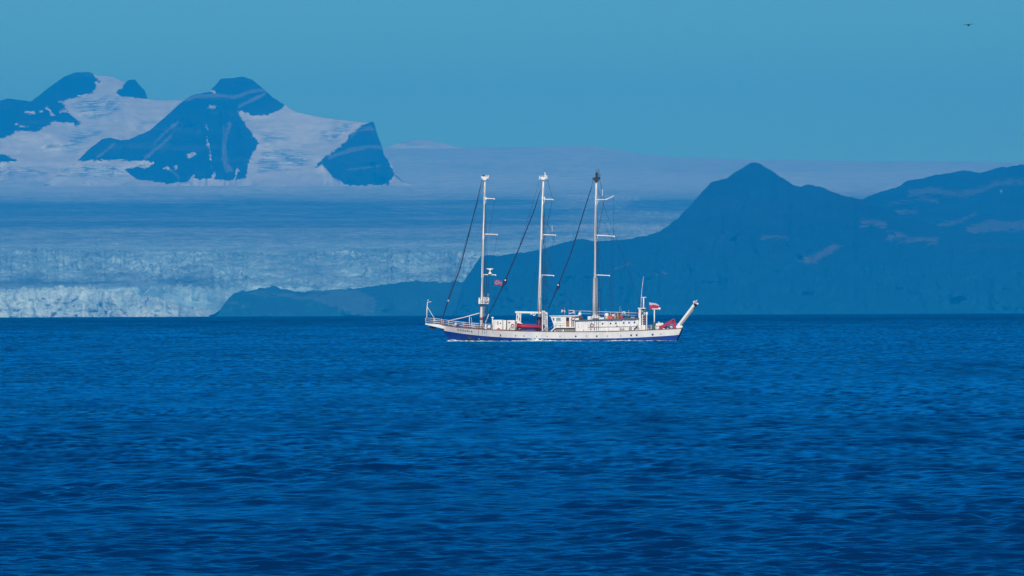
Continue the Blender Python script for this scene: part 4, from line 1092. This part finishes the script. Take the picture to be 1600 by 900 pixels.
x0, z0 = local(808.4, 506.5, 827, 514.5); 
MB().prism([(x0, z0), (x0 + .1, z0 + .75), (x0 + .5, z0 + .55), (x0 + 1.15, z0 - .02)], -.6, .6).build('bow_cover', 'white', bt, bevel=.05)
MB().prism([(.4, .35), (.5, .62), (1.9, .55), (2.1, .35)], -.5, .5).build('console', 'maroon', bt)
for q in (-1.6, 1.3): MB().box(q - .12, q + .12, -.8, .8, -.35, .02).build('cradle', 'dark', bt)

def lifebuoy(px, py, y, R, label):
    o = carried('lifebuoy', px, py, y); tag(o, label, 'lifebuoy', 'lifebuoys on the deckhouse')
    MB().torus((0, 0, 0), R, R * .30, 24, 8, colour=lambda q: 1 if (q * 4 + .5) % 1 < .32 else 0).build('ring', ['cloth_red', 'cloth_white'], o, True)
    MB().torus((0, -.03, 0), R * 1.3, .02, 20, 5).build('grab_rope', 'cloth_white', o)
lifebuoy(925.6, 508.2, HY0 - .1, .30, 'red and white lifebuoy on the white deckhouse wall')
lifebuoy(896.8, 497.6, WY0 - .16, .32, 'lifebuoy beside the brown wheelhouse door')
lifebuoy(801.6, 508.8, -2.55, .27, 'lifebuoy on the white lockers forward of the red boat')

def flag(px, py, y, w, h, label, cells, mats, droop=0.35, phase=0.0):
    """A cloth streaming aft from its hoist, rippled, with its pattern as separate strips of cloth."""
    o = carried('flag', px, py, y); tag(o, label, 'flag')
    NX, NZ = 22, 14
    def pt(u, v):
        return (u * w * .97, .16 * math.sin(u * 7 + phase) * u ** .6 * min(1, w), -v * h * (1 - .18 * u) - droop * u * u * h - .06 * h * math.sin(u * 6 + phase))
    b = MB(); vi = {}
    for j in range(NZ + 1):
        for i in range(NX + 1): vi[i, j] = len(b.v); b.v.append(pt(i / NX, j / NZ))
    for j in range(NZ):
        for i in range(NX): b.face([vi[i, j], vi[i + 1, j], vi[i + 1, j + 1], vi[i, j + 1]], cells((i + .5) / NX, (j + .5) / NZ))
    c = b.build('cloth', mats, o, True)
    s = c.modifiers.new('thickness', 'SOLIDIFY'); s.thickness = .012
    MB().tube([(-.03, 0, .08), (-.03, 0, -h - .1)], .025, 5).build('halyard', 'wire', o)
    return o
flag(1013.4, 472.6, 0, 1.95, 1.28, 'white over red flag flying above the stern deck', lambda u, v: 0 if v < .36 - .14 * u else 1, ['cloth_white', 'cloth_red'], .5)
def nor(u, v):
    cx, cyy = abs(u - .36), abs(v - .5)
    if cx < .06 or cyy < .085: return 2
    if cx < .10 or cyy < .13: return 1
    return 0
flag(772.0, 437.6, .3, 1.45, .95, 'small red flag with blue and white cross between fore and main masts', nor, ['cloth_red', 'cloth_white', 'cloth_blue'], .35, 1.0)
flag(876.6, 482.4, -.6, .78, .95, 'small blue and white signal flag above the wheelhouse, forward one', lambda u, v: 0 if (v < .25 or abs(u - .55) < .12 or v > .8) and not (abs(v - .5) < .1) else 1, ['cloth_blue', 'cloth_white'], .1, 2)
flag(888.4, 484.6, -.6, 1.1, .72, 'dark blue and white banner above the wheelhouse, beside the thin aerial', lambda u, v: 1 if (v < .2 or v > .72 or u > .72) else 0, ['cloth_blue', 'cloth_white'], .15, .4)
MB().tube([P3(881.6, 493.4, -.6), P3(881.6, 480.5, -.6)], .03, 5).build('signal_staff', 'grey', wh)
MB().tube([P3(888.2, 493.4, -.6), P3(888.2, 483.5, -.6)], .03, 5).build('signal_staff', 'grey', wh)

# ------------------------------------------------------------------ bow wave and foam along the waterline
def foam():
    t = NT('foam_white')
    n = t.noise(1.8, 4, 0.7, t.pos((.6, 1, 1)))
    c = t.mix(t.ramp(n, .4, .62), (0.10, 0.24, 0.36), (0.72, 0.76, 0.80))
    t.principled(c, .6, t.bump(n, .7, .25), spec=.2)
    b = MB(); g = random.Random(5)
    def blob(x, y, z, lx, ly, lz):
        n_, m_ = 7, 5; rows = []
        for j in range(m_):
            th = math.pi / 2 * j / (m_ - 1) * .98; r = []
            for i in range(n_ + 1):
                a = 2 * math.pi * (i % n_) / n_; q = 1 + .3 * math.sin(3 * a + x * 5 + j)
                r.append((x + lx * q * math.cos(a) * math.cos(th), y + ly * q * math.sin(a) * math.cos(th), z + lz * math.sin(th)))
            rows.append(r)
        b.sheet(rows)
    prof = [(699, .18), (703, .32), (708, .45), (714, .40), (722, .34), (735, .28), (745, .3), (760, .22), (790, .22), (815, .25), (826, .4), (834, .75), (838, .8), (843, .4), (850, .45), (862, .35), (880, .22), (920, .15), (950, .18), (975, .3), (985, .26), (1005, .18), (1055, .1)]
    px = 699.0
    while px < 1057:
        h = interp(prof, px)
        hp = on_hull(max(703, px), 532.2)
        for k in range(2):
            if g.random() < min(1, .35 + h * 1.6):
                s = g.uniform(.5, 1.15)
                blob(sx(px) + g.uniform(-.25, .25), hp.y - .25 - k * g.uniform(.3, .9), -.05, .38 * s + .25 * h, .28 * s, h * s * g.uniform(.5, 1.0) * (1 if k == 0 else .5))
        px += 1.05
    me = b.build('bow_wave_foam', t.m, None, True)
    me.matrix_world = SHIP_M
    me['kind'] = 'stuff'; me['label'] = 'white foam of the bow wave along the hull'
foam()

# ------------------------------------------------------------------ birds
def bird(px, py, Y, span, roll, label, up=.12):
    p = world_at(px, py, Y)
    o = empty('seabird', None, tuple(p), 0); tag(o, label, 'bird', 'seabirds in the sky')
    o.rotation_euler = (0, -roll, 0)
    s = span / 2
    b = MB().tube([(0, -.34 * s, .0), (0, -.25 * s, .01), (0, 0, 0), (0, .3 * s, .0), (0, .42 * s, .03), (0, .52 * s, .02)], [.03 * s, .11 * s, .18 * s, .14 * s, .10 * s, .02 * s], 10)
    b.build('body', 'bird', o, True)
    for sd in (-1, 1):
        rows = []
        for i in range(9):
            u = i / 8; ch = .34 * s * (1 - u ** 2.2) + .04 * s
            z = up * s * math.sin(u * 2.4) ; x = sd * u * s
            rows.append([(x, .16 * s - .1 * s * u - ch * .5, z), (x, .16 * s - .1 * s * u, z + .09 * s * (1 - .8 * u)), (x, .16 * s - .1 * s * u + ch * .5, z), (x, .16 * s - .1 * s * u, z - .02 * s * (1 - u)), (x, .16 * s - .1 * s * u - ch * .5, z)])
        MB().sheet(rows).build('wing', 'bird', o, True)
    MB().prism([(-.06 * s, 0), (.06 * s, 0), (.03 * s, .02 * s), (-.03 * s, .02 * s)], -.52 * s, -.3 * s).build('tail', 'bird', o)
bird(1513.2, 39.2, 640, 19 * 640 / FPX, .07, 'dark seabird gliding high in the upper right sky')
bird(1603, 211.2, 700, 14 * 700 / FPX, .1, 'dark seabird cut off by the right edge above the ridge', .35)

# ------------------------------------------------------------------ the air
def haze():
    b = MB().box(-17500, 17500, -17500, 26900, -62, 1040)
    t = NT('blue_haze')
    v = t.node('ShaderNodeVolumePrincipled')
    v.inputs['Color'].default_value = (0.0, 0.362, 0.945, 1)
    v.inputs['Absorption Color'].default_value = (0.12, 0.12, 0.0, 1)
    v.inputs['Density'].default_value = 8.0e-5
    v.inputs['Anisotropy'].default_value = 0.0
    t.link(v.outputs[0], t.out.inputs['Volume'])
    o = b.build('haze', t.m)
    o['kind'] = 'stuff'; o['label'] = 'blue haze lying over the sea and glacier'
haze()
